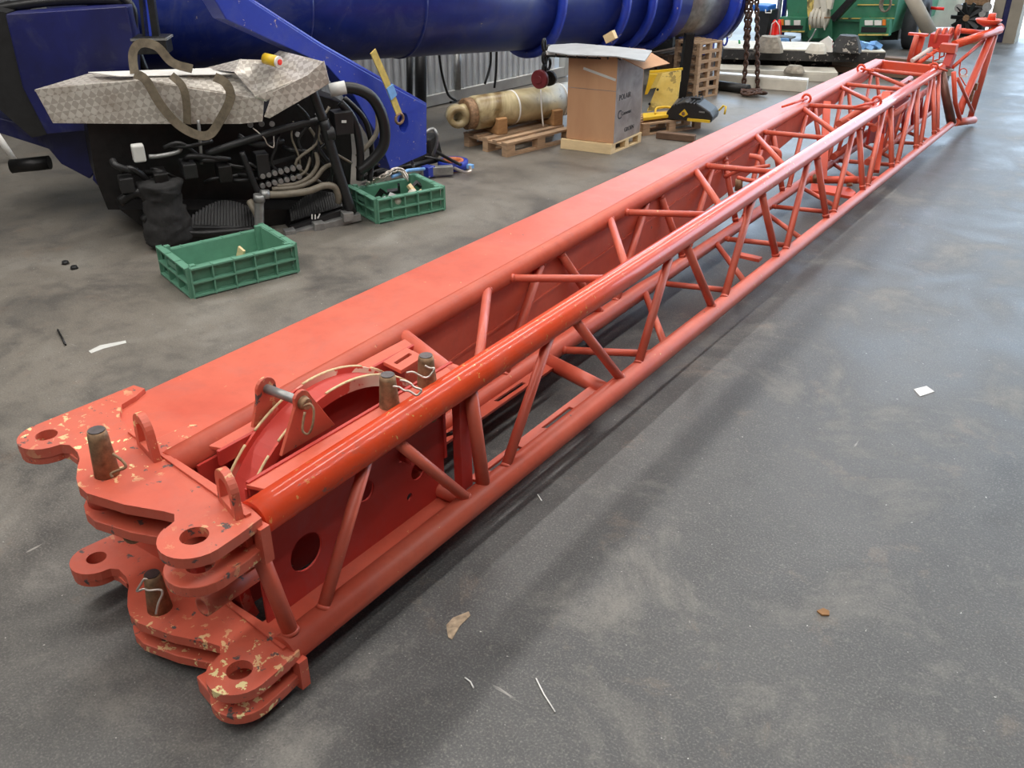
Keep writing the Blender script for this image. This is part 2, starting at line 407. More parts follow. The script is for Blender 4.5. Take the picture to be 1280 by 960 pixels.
# bottom side
put('crossmember', B().tube(FB(3.06), NB(2.96), .034), RED, jib)
put('crossmember', B().tube(FB(2.02), NB(2.02), .030), RED, jib)
for (yf, yn, r) in ((3.16, 3.40, .017), (4.02, 3.46, .017), (4.13, 4.28, .015), (4.90, 4.38, .016), (4.97, 5.10, .015), (5.62, 5.22, .015), (5.72, 5.85, .014),
                    (6.28, 5.92, .014), (7.0, 6.5, .015), (7.08, 7.22, .015), (7.7, 7.3, .014), (7.8, 8.0, .014), (8.5, 8.1, .014)):
    brace(FB, yf, NB, yn, r)
# far side
for (yt, yb, r) in ((2.20, 2.05, .022), (3.18, 2.75, .020), (3.28, 3.60, .020), (4.22, 3.70, .019), (4.32, 4.50, .019), (5.10, 4.50, .018), (5.22, 5.22, .018), (5.95, 5.32, .017),
                    (6.05, 6.00, .018), (6.85, 6.08, .016), (6.95, 6.80, .017), (7.75, 6.90, .016), (7.85, 7.5, .016), (8.6, 7.6, .015), (8.7, 8.3, .016)):
    brace(FT, yt, FB, yb, r)

# box girder: follows the far top tube, deep at the butt end and rising to the tip
st = [1.20, 2.5, 4.0, 5.3, 6.86, 8.3, 8.95]
zb = [.08, .10, .19, .288, .41, .49, .53]
xr = [-2.105, -2.145, -2.19, -2.235, -2.30, -2.36, -2.385]
xr = [v + .045 for v in xr]; xl = -2.432; g = B(); vs = []
for y, z, x in zip(st, zb, xr): vs += [(xl, y, z), (x, y, z), (x, y, .584), (xl, y, .584)]
fs = [(i * 4 + a, i * 4 + (a + 1) % 4, i * 4 + 4 + (a + 1) % 4, i * 4 + 4 + a) for i in range(len(st) - 1) for a in range(4)] + [(0, 1, 2, 3), (24, 27, 26, 25)]
put('box_girder', g.add(vs, fs), RED, jib, .008)
g = B()
zz = [.29, .334, .40, .478, .545]; yy = [1.75, 2.55, 3.8, 5.25, 6.5]; xx = [-2.075, -2.102, -2.141, -2.19, -2.243]
for i in range(4): g.bar((xx[i] + .003, yy[i], zz[i]), (xx[i + 1] + .003, yy[i + 1], zz[i + 1]), .012, .010)
put('weld_bead', g, RED, jib)

# butt plates ------------------------------------------------------
def butt(dx, dy, zt, gap, full):
    Lc = (-2.405 + dx, 1.060 + dy); Rc = (-1.677 + dx, 1.012 + dy); Pc = (-2.105 + dx, 1.052 + dy)
    back = [(-2.462, 1.385), (-2.415, 1.392), (-2.395, 1.345), (-2.385, 1.29), (-2.33, 1.245), (-2.26, 1.222), (-1.655, 1.168), (-1.60, 1.155), (-1.592, 1.08)] if full else \
           [(-2.462, 1.20), (-2.40, 1.225), (-1.98, 1.175), (-1.655, 1.168), (-1.60, 1.155), (-1.592, 1.08)]
    front = [(-1.757, .985), (-1.765, 1.02), (-1.79, 1.038), (-1.82, 1.03), (-1.93, .988), (-2.05, .962), (-2.10, .968), (-2.135, .985), (-2.185, 1.02), (-2.215, 1.045), (-2.25, 1.06), (-2.30, 1.068), (-2.325, 1.055)]
    mv = lambda pl: [(x + dx, y + dy) for x, y in pl]
    top = mv(back) + arc(Rc, .088, 0, -165, 12) + mv(front) + arc(Lc, .078, -10, -180, 12)
    put('lug_plate', B().prism(top, [circ(Lc, .030, 24), circ(Rc, .035, 24)], fxy, zt - .030, zt), REDW, jib, .003)
    low = mv([(-2.24, 1.20), (-1.655, 1.168), (-1.60, 1.155), (-1.592, 1.08)]) + arc(Rc, .088, 0, -165, 12) + mv(front[:8] + [(-2.20, 1.05)])
    put('lug_plate', B().prism(low, [circ(Rc, .035, 24)], fxy, zt - gap - .03, zt - gap), REDW, jib, .004)
    put('lug', B().prism(arc(Lc, .076, 0, -180, 14) + mv([(-2.455, 1.2), (-2.30, 1.2), (-2.26, 1.06), (-2.31, 1.064)]), [circ(Lc, .0299, 24)], fxy, zt - .052, zt - .0302), REDW, jib, .003)
    put('boss', B().tube((Pc[0], Pc[1] - .005, zt - gap - .001), (Pc[0], Pc[1] - .005, zt - .031), .058, None, 24), RED, jib)
    put('web_plate', B().box((-1.93 + dx, 1.13 + dy, zt - gap / 2 - .015), (.60, .02, gap - .03)).box((-1.60 + dx, 1.15 + dy, zt - .075), (.03, .03, gap + .02)), RED, jib)
    return Lc, Rc, Pc
L1 = butt(0, 0, .600, .088, True)
L2 = butt(.034, .03, .150, .078, False)
# raised seam strips and small plates on the butt end
put('seam_strip', B().bar((-2.22, 1.208, .603), (-1.63, 1.14, .603), .016, .010), REDW, jib)
put('seam_strip', B().bar((-2.30, 1.235, .153), (-1.60, 1.165, .153), .016, .010), REDW, jib)
gp = [tuple(Z(px, py, .598)[:2]) for px, py in ((199, 571), (255, 542), (247, 533), (236, 533), (183, 556))]
put('gusset_plate', B().prism(gp, [], fxy, .580, .606), REDW, jib, .004)
put('foot_plate', B().box((-1.735, 1.035, .04), (.10, .09, .06), Quaternion((0, 0, 1), R(-12))), RED, jib, .005)
put('front_frame', B().box((-1.99, 1.19, .34), (.035, .03, .36)).bar((-2.05, 1.2, .30), (-2.3, 1.27, .14), .03, .03), REDD, jib, .004)

# cone pins
def pin(base, h, r0=.034, r1=.023, below=0, tilt=(0, 0), mat=RUST):
    b0 = Vector(base); t = b0 + Vector((tilt[0], tilt[1], h))
    p = put('pin', B().path([b0 - Vector((0, 0, max(below, .004))), b0, b0 + (t - b0) * .85, t], [r0 * .8, r0, r1 * 1.1, r1], 20), mat, jib, 0, 'rusty tapered pin')
    put('pin_cap', B().tube(t + Vector((0, 0, .0005)), t + Vector((0, 0, .003)), r1 * .9, None, 16), PINT, p)
    return p
def clip(par, a, d1, pts, r=.004, mat=ZINC):
    a = a + (CAM - a).normalized() * .04
    """pts in the image plane around a 3D anchor at its distance"""
    k = (a - CAM).dot(FW)
    wp = [CAM + ray(x, y) * k for x, y in pts]
    return put('wire_clip', B().path(smooth_line(wp, 4), r, 8), mat, par)
def at_same(a, px, py): return CAM + ray(px, py) * (a - CAM).dot(FW)
p = pin(Z(134, 592, .600), .135, .033, .024); clip(p, Z(142, 596, .62), 0, [(141, 597), (139, 592), (148, 588), (157, 584), (154, 577), (141, 567)], .0038, RUST)
p = pin(Z(200, 760, .150), .125, .035, .023); clip(p, Z(188, 748, .2), 0, [(195, 768), (198, 754), (203, 742), (200, 737), (186, 738), (180, 736), (171, 739), (176, 730), (180, 724), (186, 724)], .0035)
p = put('pin', B().path([Z(166, 668, .44), Z(166, 668, .47)], [.026, .026], 16), RUST, jib, 0, 'rusty pin end under the upper plate'); clip(p, Z(155, 664, .45), 0, [(140, 659), (152, 658), (153, 662), (151, 670), (158, 669), (166, 664)], .0035, ORG)
pf = Z(487, 507, .592); p = pin(pf, .105, .032, .023, .13); clip(p, pf + Vector((0, 0, .08)), 0, [(491, 483), (499, 484), (505, 488), (512, 489), (520, 494), (525, 491), (526, 487), (518, 484), (511, 478), (500, 475)], .0035)
pf = Z(534, 480, .592); p = pin(pf, .10, .032, .023, .13); clip(p, pf + Vector((0, 0, .06)), 0, [(508, 466), (516, 465), (524, 469), (531, 472), (537, 470), (543, 461), (537, 460), (531, 457)], .0035)

# lifting eyes
def eye(base, ang, h=.125, wd=.125):
    M = Matrix.Rotation(R(ang), 3, 'Z'); bs = Vector(base)
    o = [(-wd / 2, 0), (wd / 2, 0), (wd / 2 - .004, .045)] + arc((0, h - .052), .052, 10, 170, 12) + [(-wd / 2 + .004, .045)]
    inner = arc((0, h - .054), .028, 0, 180, 8) + [(-.034, .022), (.034, .022)]
    put('lifting_eye', B().prism(o, [inner], lambda u, v, t: bs + M @ Vector((u, t, v)), -.011, .011), REDW, jib, .003)
eye((-2.085, 1.175, .600), -14)
eye((-1.69, 1.135, .600), -16, .12, .11)

# cable drum between the top tubes
cy, cz, rr = 1.668, .210, .456
seg = [a for a in range(-18, 199, 6)]
def ringsec(x0, x1, r0, r1, a0=-18, a1=198): 
    return arc((cy, cz), r1, a0, a1, 44) + arc((cy, cz), r0, a1, a0, 44)
put('drum_flange', B().prism(ringsec(0, 0, rr - .035, rr), [], fyz, -1.846, -1.838), RIM, jib)
put('drum_flange', B().prism(ringsec(0, 0, rr - .035, rr), [], fyz, -1.945, -1.937), RIM, jib)
for x0 in (-1.8465, -1.9455):
    for a0, a1 in ((14, 58), (64, 96), (104, 122), (128, 150), (156, 176)):
        put('bare_edge', B().path([(x0 + .004, cy + (rr + .001) * math.cos(R(a0 + (a1 - a0) * i / 10)), cz + (rr + .001) * math.sin(R(a0 + (a1 - a0) * i / 10))) for i in range(11)], .0045, 6), CREAM, jib, 0, 'worn cream edge')
put('drum_rim', B().prism(ringsec(0, 0, rr - .028, rr - .018), [], fyz, -1.937, -1.846), REDD, jib)
put('drum_disc', B().prism(arc((cy, cz), rr - .02, -18, 198, 44), [circ((1.45, .23), .05)], fyz, -1.90, -1.89), REDD, jib)

# flat covers beside the drum
def strip(a, b2, z, wd, side, y0, y1, name='cover_strip', mat=RED, slots=()):
    x0, x1 = a, b2
    outl = [(x0(y0), y0), (x1(y0), y0 + .02), (x1(y1), y1), (x0(y1), y1)]
    hs = [[(x0(yy) + (x1(yy) - x0(yy)) * .35, yy), (x0(yy) + (x1(yy) - x0(yy)) * .65, yy + .01), (x0(yy) + (x1(yy) - x0(yy)) * .65, yy + l), (x0(yy) + (x1(yy) - x0(yy)) * .35, yy + l)] for yy, l in slots]
    return put(name, B().prism(outl, hs, fxy, z - .012, z), mat, jib, .002)
strip(lambda y: -1.755, lambda y: NT(y).x - .03, .592, 0, 0, 1.235, 2.10)
strip(lambda y: -2.01, lambda y: -1.955, .588, 0, 0, 1.30, 2.16)
put('web_plate', B().box((-1.757, 1.67, .575), (.012, .86, .045)).box((-1.953, 1.73, .565), (.012, .86, .05)), REDD, jib, .002)
sl = [tuple(Z(px, py, .600)[:2]) for px, py in ((479, 452), (508, 434), (530, 445), (501, 463))]
sl2 = [tuple(Z(px, py, .600)[:2]) for px, py in ((492, 453), (511, 441), (515, 443), (496, 455))]
put('slotted_plate', B().prism(sl, [sl2], fxy, .586, .600), RED, jib, .002)
# bracket with its cross pin over the drum
o = [(1.40, .575), (1.47, .70)] + arc((1.498, .712), .03, 150, 20, 6) + [(1.61, .575)]
br = put('pin_bracket', B().prism(o, [], fyz, -1.815, -1.803), REDW, jib, .003)
o = [(1.43, .60), (1.46, .68)] + arc((1.498, .70), .036, 160, -10, 8) + [(1.56, .58)]
put('pin_bracket', B().prism(o, [], fyz, -1.965, -1.953), REDW, jib, .003)
put('cross_pin', B().tube((-1.98, 1.498, .700), (-1.80, 1.498, .705), .014), GREY, jib, 0, 'bare steel cross pin')
put('cross_pin_head', B().tube((-1.802, 1.498, .705), (-1.782, 1.498, .705), .021, .016), RUST, jib)
a = Vector((-1.785, 1.50, .70)); clip(br, a, 0, [(380, 508), (387, 505), (392, 512), (391, 530), (386, 542), (380, 541), (378, 534), (381, 515)], .0035, RUST)

# inner side panel with holes and trough floor
o = [(1.235, .10), (2.04, .10), (2.04, .575), (1.235, .575)]
put('side_panel', B().prism(o, [circ((1.405, .255), .062, 28), circ((1.665, .325), .036, 20), circ((1.91, .27), .036, 20), circ((1.835, .36), .02, 16), circ((1.86, .19), .014, 12)], fyz, -1.765, -1.757), REDD, jib)
put('trough_floor', B().box((-1.72, 1.62, .10), (.11, .84, .012)), RED, jib)
put('rear_panel', B().box((-1.985, 1.68, .33), (.01, .86, .45)), REDD, jib)
b_ = B().box((-1.78, 2.045, .40), (.06, .012, .30)); put('stop_plate', b_, REDD, jib)
put('stub_tube', B().tube((-1.75, 1.83, .37), (-1.70, 1.83, .37), .016), REDD, jib)
put('pipe_stub', B().hollow((-1.72, 1.02, .345), (-1.72, 1.19, .345), .029, .022), REDW, jib)
put('stub_bracket', B().box((-1.69, 1.15, .41), (.05, .05, .008)).box((-1.745, 1.17, .36), (.012, .05, .12)), RED, jib)
# slotted rails on the bottom tubes
strip(lambda y: FB(y).x + .035, lambda y: FB(y).x + .10, .135, 0, 0, 2.06, 3.03, 'slotted_rail', RED, ((2.22, .2), (2.62, .2), (2.88, .08)))
strip(lambda y: NB(y).x - .10, lambda y: NB(y).x - .035, .135, 0, 0, 2.12, 2.95, 'slotted_rail', RED, ((2.2, .2), (2.56, .2)))
b_ = B().path([(-1.88, 2.18, .20), (-1.86, 2.16, .24), (-1.82, 2.18, .26), (-1.80, 2.22, .24), (-1.80, 2.25, .18)], .008, 8)
put('hook', b_, BLKG, jib, 0, 'dark steel hook')
# clamp arms further along
def bent(pts, y, r, mat=RED, name='clamp_arm'):
    return put(name, B().path(smooth_line([Y(px, py, y) for px, py in pts], 4), r, 10), mat, jib)
bent([(937, 195), (948, 197), (953, 203), (952, 220), (948, 232)], 5.3, .016)
bent([(952, 184), (966, 186), (974, 191), (973, 203)], 5.7, .016)
bent([(905, 221), (918, 216), (930, 212), (962, 207)], 5.2, .011)
bent([(922, 222), (940, 226), (955, 225)], 5.1, .012)
put('arm_pivot', B().tube(Y(924, 224, 5.1), Y(923, 238, 5.1), .022), RUST, jib)
put('clamp_plate', B().prism([tuple(Z(px, py, .14)[:2]) for px, py in ((1014, 229), (1040, 232), (1062, 234), (1070, 240), (1066, 246), (1035, 240), (1012, 238))], [], fxy, .12, .14), ORG, jib, .003)
put('clamp_bolt', B().tube(Z(1062, 233, .15), Z(1062, 229, .17), .02, None, 6), RUST, jib)
put('clamp_bolt', B().tube(Z(1019, 226, .15), Z(1019, 220, .17), .018, None, 6), RUST, jib)
put('clamp_plate', B().box((-1.78, 4.75, .14), (.13, .05, .02)), RED, jib, .003)
# ring bolts on the top tubes
def ringbolt(c, d):
    c = Vector(c); b_ = B(); n = 14
    b_.path([c + Vector((math.cos(2 * math.pi * i / n) * .030, 0, math.sin(2 * math.pi * i / n) * .030)) for i in range(n)], .009, 8, closed=True)
    b_.tube(c, c + Vector(d), .010, .008, 8); put('ring_bolt', b_, ORG, jib)
ringbolt(FT(6.80) + Vector((0, -.03, .045)), (-.04, -.36, .0))
ringbolt(NT(6.95) + Vector((-.02, -.03, .05)), (-.07, -.28, .0))
ringbolt(FT(8.20) + Vector((0, 0, .045)), (.12, -.05, 0))
ringbolt(NT(8.55) + Vector((0, 0, .05)), (.10, .05, -.03))

# tip section
def T(px, py, y): return Y(px, py, y)
tipb = lambda name, pts, y, r, mat=RED, label=None: put(name, B().path([T(a, b2, (y[i] if isinstance(y, (list, tuple)) else y)) for i, (a, b2) in enumerate(pts)], r, 14), mat, jib, 0, label)
tipb('head_tube', [(1250, 37), (1193, 56)], (9.62, 9.1), .036, REDG)
tipb('head_leg', [(1239, 45), (1202, 132), (1199, 142)], (9.55, 9.2, 9.15), .032, ORG)
tipb('head_leg', [(1244, 42), (1212, 150)], (9.6, 9.48), .026, RED)
tipb('foot_tube', [(1194, 153), (1217, 150)], (9.05, 9.5), .034, RED)
tipb('brace', [(1191, 84), (1230, 50)], (9.0, 9.5), .015, ORG)
tipb('head_tube', [(1197, 38), (1229, 41)], (9.4, 9.6), .022, ORG)
tipb('brace', [(1192, 90), (1194, 128), (1200, 150)], (8.95, 9.0, 9.1), .020, ORG)
tipb('brace', [(1197, 98), (1216, 140)], (9.0, 9.3), .014, RED)
tipb('post', [(1146, 44), (1136, 77)], 9.0, .022, RED)
tipb('post', [(1152, 44), (1143, 77)], 9.1, .036, ORG)
put('post_cap', B().box(T(1148, 43, 9.05), (.16, .05, .02)), ORG, jib)
tipb('ladder_rail', [(1140, 76), (1170, 57)], (8.95, 9.2), .020, WHITE)
tipb('ladder_rail', [(1148, 79), (1178, 58)], (8.95, 9.2), .018, ORG)
for i, (a, b2) in enumerate((((1158, 67), (1166, 79)), ((1166, 62), (1174, 74)), ((1174, 58), (1180, 70)))):
    tipb('hoop', [a, (b2[0] + 1, a[1] + 3), b2, (b2[0] - 6, b2[1] + 2)], 9.0, .007, ORG)
put('head_bracket', B().box(T(1186, 60, 9.0), (.13, .10, .07)), RED, jib, .004)
put('head_bracket', B().bar(T(1190, 66, 9.0), T(1183, 84, 8.95), .07, .06), REDD, jib, .004)
put('sheave_block', B().box(T(1175, 51, 9.2), (.16, .12, .12)), REDD, jib, .006)
for i, (px, py) in enumerate(((1172, 46), (1180, 45), (1188, 44), (1197, 40))):
    c = T(px, py, 9.2 + .04 * i); put('sheave', B().tube(c - Vector((.012, 0, 0)), c + Vector((.012, 0, 0)), .075 - .004 * i, None, 24).tube(c - Vector((.02, 0, 0)), c + Vector((.02, 0, 0)), .03, None, 12), ORG if i % 2 else RED, jib)
c = T(1235, 29, 9.6); put('cup', B().lathe([(.03, -.03), (.09, .0), (.11, .03), (.105, .035), (.06, .01), (.0, .0)], lambda x, y, h: c + Vector((x, y, h)), 20), ORG, jib)
put('cup_nut', B().tube(c + Vector((.02, 0, .03)), c + Vector((.02, 0, .085)), .035, .03, 10), ORG, jib)
put('tip_knob', B().tube(T(1243, 38, 9.6), T(1252, 34, 9.66), .042, .034), RED, jib)
put('nameplate', B().box(T(1205, 95, 9.1), (.06, .01, .02)), WHITE, jib)
b_ = B()
b_.path(smooth_line([T(1201, 76, 9.1), T(1199, 92, 9.1), T(1203, 100, 9.1), T(1207, 107, 9.1)], 4), .006, 6)
cc_ = T(1204, 90, 9.1); b_.path([cc_ + Vector((math.cos(i * math.pi / 6) * .03, 0, math.sin(i * math.pi / 6) * .03)) for i in range(12)], .005, 6, closed=True)
put('spring_wire', b_, ORG, jib)
put('tip_clamp', B().box(T(1218, 108, 9.4), (.05, .05, .06)).box(T(1214, 120, 9.4), (.03, .04, .10)), RUST, jib)
# nested inner lattice seen through the last bays
IN = lambda x, z: (lambda y: Vector((x - .03 * (y - 6.9), y, z)))
i1, i2, i3, i4 = IN(-1.80, .20), IN(-1.80, .44), IN(-2.05, .20), IN(-2.05, .44)
for f in (i1, i2, i3, i4): put('inner_tube', B().tube(f(6.9), f(9.0), .024), RED, jib)
for k in range(7):
    y = 7.0 + .3 * k
    brace(i1, y, i2, y + .15, .013, RED, 'inner_brace', False); brace(i2, y + .15, i1, y + .3, .012, REDD, 'inner_brace', False)
    brace(i3, y, i4, y + .15, .013, RED, 'inner_brace', False)
    if k % 2 == 0: brace(i2, y, i4, y + .05, .012, RED, 'inner_brace', False)
put('inner_panel', B().box((-1.96, 7.9, .31), (.02, 1.0, .22)), REDD, jib)
put('crossmember', B().tube(FB(6.45), NB(6.75), .026), ORG, jib)
put('post', B().bar(FT(6.95) + Vector((.1, 0, 0)), FB(6.5) + Vector((.1, 0, 0)), .05, .03), ORG, jib)
put('post', B().bar(NT(7.5) - Vector((.1, 0, 0)), NB(6.95) - Vector((.1, 0, 0)), .06, .035), ORG, jib)
put('hook', B().path([Vector((-2.24, 5.95, .34)) + Vector((0, math.cos(t * .5) * .05, math.sin(t * .5) * .05)) for t in range(9)], .010, 8), BLK, jib, 0, 'black loop')
# ------------------------------------------------------------------ helpers for the surroundings
def W(px, py, p, q, off=0.0):
    """hit the vertical plane through floor points p, q (moved off towards the camera)"""
    p = Vector((p[0], p[1], 0)); q = Vector((q[0], q[1], 0)); n = Vector((0, 0, 1)).cross(q - p).normalized()
    if n.dot(CAM - p) < 0: n = -n
    d = ray(px, py); t = ((p + n * off) - CAM).dot(n) / d.dot(n); return CAM + d * t
def slab(pts3, n, t):
    """solid with an outline of 3D points, thickened by t along n"""
    n = Vector(n).normalized(); pts3 = [Vector(p) for p in pts3]; k = len(pts3)
    u = (pts3[1] - pts3[0]).normalized(); v = n.cross(u)
    o = pts3[0]; uv = [((p - o).dot(u), (p - o).dot(v)) for p in pts3]
    return B().prism(uv, [], lambda a, c, h: o + u * a + v * c + n * h, 0, t)

# corrugated shipping container along the left
def corrugated(x0, y0, x1, y1, z0, z1, pitch=.09, dep=.03):
    b_ = B(); a = Vector((x0, y0, 0)); c = Vector((x1, y1, 0)); L = (c - a).length; d = (c - a) / L; n = Vector((d.y, -d.x, 0))
    k = int(L / pitch); pr = []
    for i in range(k):
        for f, o in ((0, 0), (.3, 0), (.5, 1), (.8, 1)): pr.append(a + d * ((i + f) * pitch) - n * (dep * o))
    vs = [p + Vector((0, 0, z0)) for p in pr] + [p + Vector((0, 0, z1)) for p in pr]; m_ = len(pr)
    return b_.add(vs, [(i, i + 1, m_ + i + 1, m_ + i) for i in range(m_ - 1)])
ct = thing('shipping_container', (-7.0, 7.6, 0), 'pale grey corrugated container wall standing behind the blue boom and the pallets', 'container')
put('corrugated_side', corrugated(-6.32, 5.9, -5.98, 9.3, .10, 1.7), WALLM, ct)
put('corrugated_end', corrugated(-7.9, 5.95, -6.32, 5.9, .10, 1.7), WALLM, ct)
put('bottom_rail', B().bar((-6.31, 5.9, .06), (-5.97, 9.3, .06), .05, .10), LGREY, ct)
put('container_body', B().box((-7.2, 7.6, .9), (1.55, 3.3, 1.6)), WALLM, ct)
put('corner_post', B().box((-5.98, 9.33, .87), (.08, .08, 1.72)), LGREY, ct)
for (px, py0, py1, r, lab, yy) in ((526, 55, 152, .055, 'thick black upright pipe before the container wall', 6.75), (512, 60, 146, .03, 'thin black rod leaning left of the thick black pipe', 6.5), (572, 60, 112, .035, 'dark grey tube hanging down the middle of the container wall', 7.3)):
    a = X(px, py1, -6.1); t_ = X(px, py0, -6.1); solo('upright_pipe', B().tube(a, t_, r), BLK if r != .035 else GREY, lab, 'pipe', (a.x, a.y, a.z))
for pts, lab in ((((548, 60), (552, 90), (560, 118), (570, 126), (563, 128)), 'loose black cable drooping left on the container wall'), (((613, 55), (613, 80), (606, 105)), 'black cable hanging at the middle of the container wall'), (((621, 55), (620, 90), (618, 110)), 'straight black cable near the right end of the container wall')):
    solo('cable', B().path(smooth_line([X(px, py, -6.0) for px, py in pts], 5), .012, 8), RUB, lab, 'cable', tuple(X(*pts[-1], -6.0)))
rk = thing('dark_rack', (-5.6, 10.1, 0), 'dark steel rack in shade behind the cardboard box', 'rack')
for z_ in (.35, .6, .85): put('shelf', B().box((-5.45, 10.3, z_), (.9, .5, .03)), BLKG, rk)
for x_ in (-5.9, -5.0): put('upright', B().box((x_, 10.05, .5), (.05, .05, 1.0)), BLKG, rk)
put('back_panel', B().box((-5.45, 10.6, .5), (1.0, .03, 1.0)), BLKG, rk)

# ------------------------------------------------------------------ blue boom
ba = Vector((-6.2, 3.6, 1.28)); bb = Vector((-4.72, 9.15, .95)); bd = (bb - ba).normalized()
boom = thing('crane_boom', (-5.0, 6, .5), 'huge dark blue cylindrical crane boom lying across the back of the hall', 'crane boom')
put('boom_tube', B().tube(ba, bb, .46, .44, 56), BLUE, boom)
put('boom_tube', B().tube(bb, bb + bd * .62, .40, .40, 48), GREY, boom, 0, 'dull grey end section')
for k in (1.55, 2.55): put('weld_seam', B().hollow(ba + bd * k, ba + bd * (k + .02), .462, .44, 48), BLUE, boom)
for k in (3.95, 4.75, 5.1, 5.45): put('collar_ring', B().hollow(ba + bd * k, ba + bd * (k + .05), .52, .44, 48), BLUEL, boom)
put('end_flange', B().tube(bb + bd * .62, bb + bd * .70, .50, None, 40), BLUEL, boom)
put('end_flange', B().tube(bb + bd * .76, bb + bd * .84, .47, None, 40), BLUE, boom)
e_ = bb + bd * .6
put('end_lug', B().prism(arc((0, 0), .09, 180, 360, 10) + [(.09, .2), (-.09, .2)], [circ((0, 0), .04)], lambda u, v, t: e_ + Vector((.12 + u, t, -.50 + v)), 0, .05), BLUEL, boom)
put('wood_wedge', B().box(X(763, 46, -4.25), (.10, .05, .07), Quaternion((0, 1, 0), R(-30))), WOODN, boom)
for i, (px, py) in enumerate(((912, 40), (918, 26), (906, 50))):
    c = X(px, py, -4.60); put('shackle', B().path([c + Vector((math.sin(t) * .03, 0, math.cos(t) * .06)) for t in [i_ * math.pi / 5 for i_ in range(10)]], .012, 8, closed=True), WHITE if i == 0 else BLUEL, boom, 0, 'white shackle' if i == 0 else None)

# strut
st_ = thing('boom_strut', (-4.65, 5.0, .2), 'bright blue sloping steel strut with a round hole in its foot, before the boom', 'strut')
P = lambda px, py: (lambda v: (v.y, v.z))(X(px, py, -4.62))
put('strut_plate', B().prism([P(255, -18), (P(292, -12)), P(400, 58), P(470, 98), P(531, 131), P(531, 192), P(486, 212), P(470, 170), P(440, 120), P(406, 82), P(280, 24)], [circ(P(502, 153), .05, 20, .07)], fyz, -4.72, -4.60), BLUEL, st_, .006)
put('top_flange', B().path([X(255, -18, -4.66), X(292, -12, -4.66), X(400, 57, -4.66), X(531, 131, -4.66)], .018, 8), BLUEL, st_)
b_ = B(); ys = [X(466, 64, -4.52), X(482, 100, -4.52), X(499, 143, -4.52)]
y_ = solo('ratchet_strap', B().bar(ys[0], ys[1], .055, .008, Vector((1, 0, 0))).bar(ys[1], ys[2], .055, .008, Vector((1, 0, 0))), STRAPY, 'yellow webbing strap hanging from the boom over the strut, blue tape on it', 'strap', tuple(ys[2]))
put('blue_tape', B().bar(X(487, 108, -4.51), X(492, 122, -4.51), .066, .012, Vector((1, 0, 0))), BLUEPL, y_)
put('strap_hook', B().path([X(499, 143, -4.52) + Vector((0, math.sin(t) * .04, math.cos(t) * .035 - .03)) for t in [i_ * .63 for i_ in range(10)]], .010, 8, closed=True), RUST, y_)

# ------------------------------------------------------------------ crane superstructure on the left
up0, up1 = (-5.0, 3.1), (-4.37, 4.3)
U = lambda px, py, off=0: W(px, py, up0, up1, off)
un = Vector((1.2, -.63, 0)).normalized()
sup = thing('crane_superstructure', (-4.9, 3.7, 0), 'opened dark blue and black crane superstructure with engine hoses and tread plates', 'crane machinery')
tp0, tp1 = (-5.53, 2.815), (-4.23, 3.985)
T_ = lambda px, py, off=0: W(px, py, tp0, tp1, off)
tn = Vector((1.17, -1.3, 0)).normalized()
def uslab(name, px, off, t, mat, plane=U, n=un, bev=0, label=None): return put(name, slab([plane(a, c, off) for a, c in px], -n, t), mat, sup, bev, label)
uslab('body_panel', [(6, 18), (158, 8), (168, 60), (172, 158), (58, 168), (28, 110)], -.42, .2, NAVY, T_, tn, .01)
uslab('body_frame', [(-20, 10), (8, 16), (30, 110), (60, 168), (40, 172), (-20, 120)], -.45, .4, BLK, T_, tn)
uslab('lower_body', [(-20, 142), (45, 158), (130, 164), (130, 200), (112, 224), (76, 205), (60, 186), (-20, 160)], -.55, .5, NAVY, T_, tn, .01)
uslab('lower_body', [(128, 160), (260, 160), (250, 240), (150, 262), (115, 225)], -.45, .5, NAVY, T_, tn, .01)
put('axle_tube', B().tube(T_(14, 208, -.6), T_(62, 203, -.6), .045), BLKG, sup)
put('top_hose', B().path(smooth_line([T_(x_, y_2, -.62) for x_, y_2 in ((-10, 12), (60, 2), (140, 0), (156, 10), (160, 50), (172, 92))], 5), .030, 12), RUB, sup)
put('top_hose', B().path(smooth_line([T_(x_, y_2, -.58) for x_, y_2 in ((150, -6), (166, 12), (168, 50), (182, 90))], 5), .026, 12), RUB, sup)
for x0, x1, mm in ((178, 184, RUB), (188, 196, RUB), (183, 187, BLUEL)): put('upright_bar', B().bar(T_(x0, -8, -.5), T_(x1, 48, -.5), .05, .04), mm, sup)
put('valve_block', B().box(T_(191, 55, -.5), (.20, .16, .10), Quaternion((0, 0, 1), R(42))), BLKG, sup, .004)
put('valve_plate', B().box(T_(190, 47, -.5), (.22, .17, .012), Quaternion((0, 0, 1), R(42))), GREY, sup)
uslab('machine_mass', [(108, 150), (200, 150), (330, 140), (395, 118), (436, 132), (440, 190), (436, 262), (300, 300), (206, 300), (180, 262), (135, 262), (120, 225)], -.28, .45, BLKG, label='dark oily engine housing')
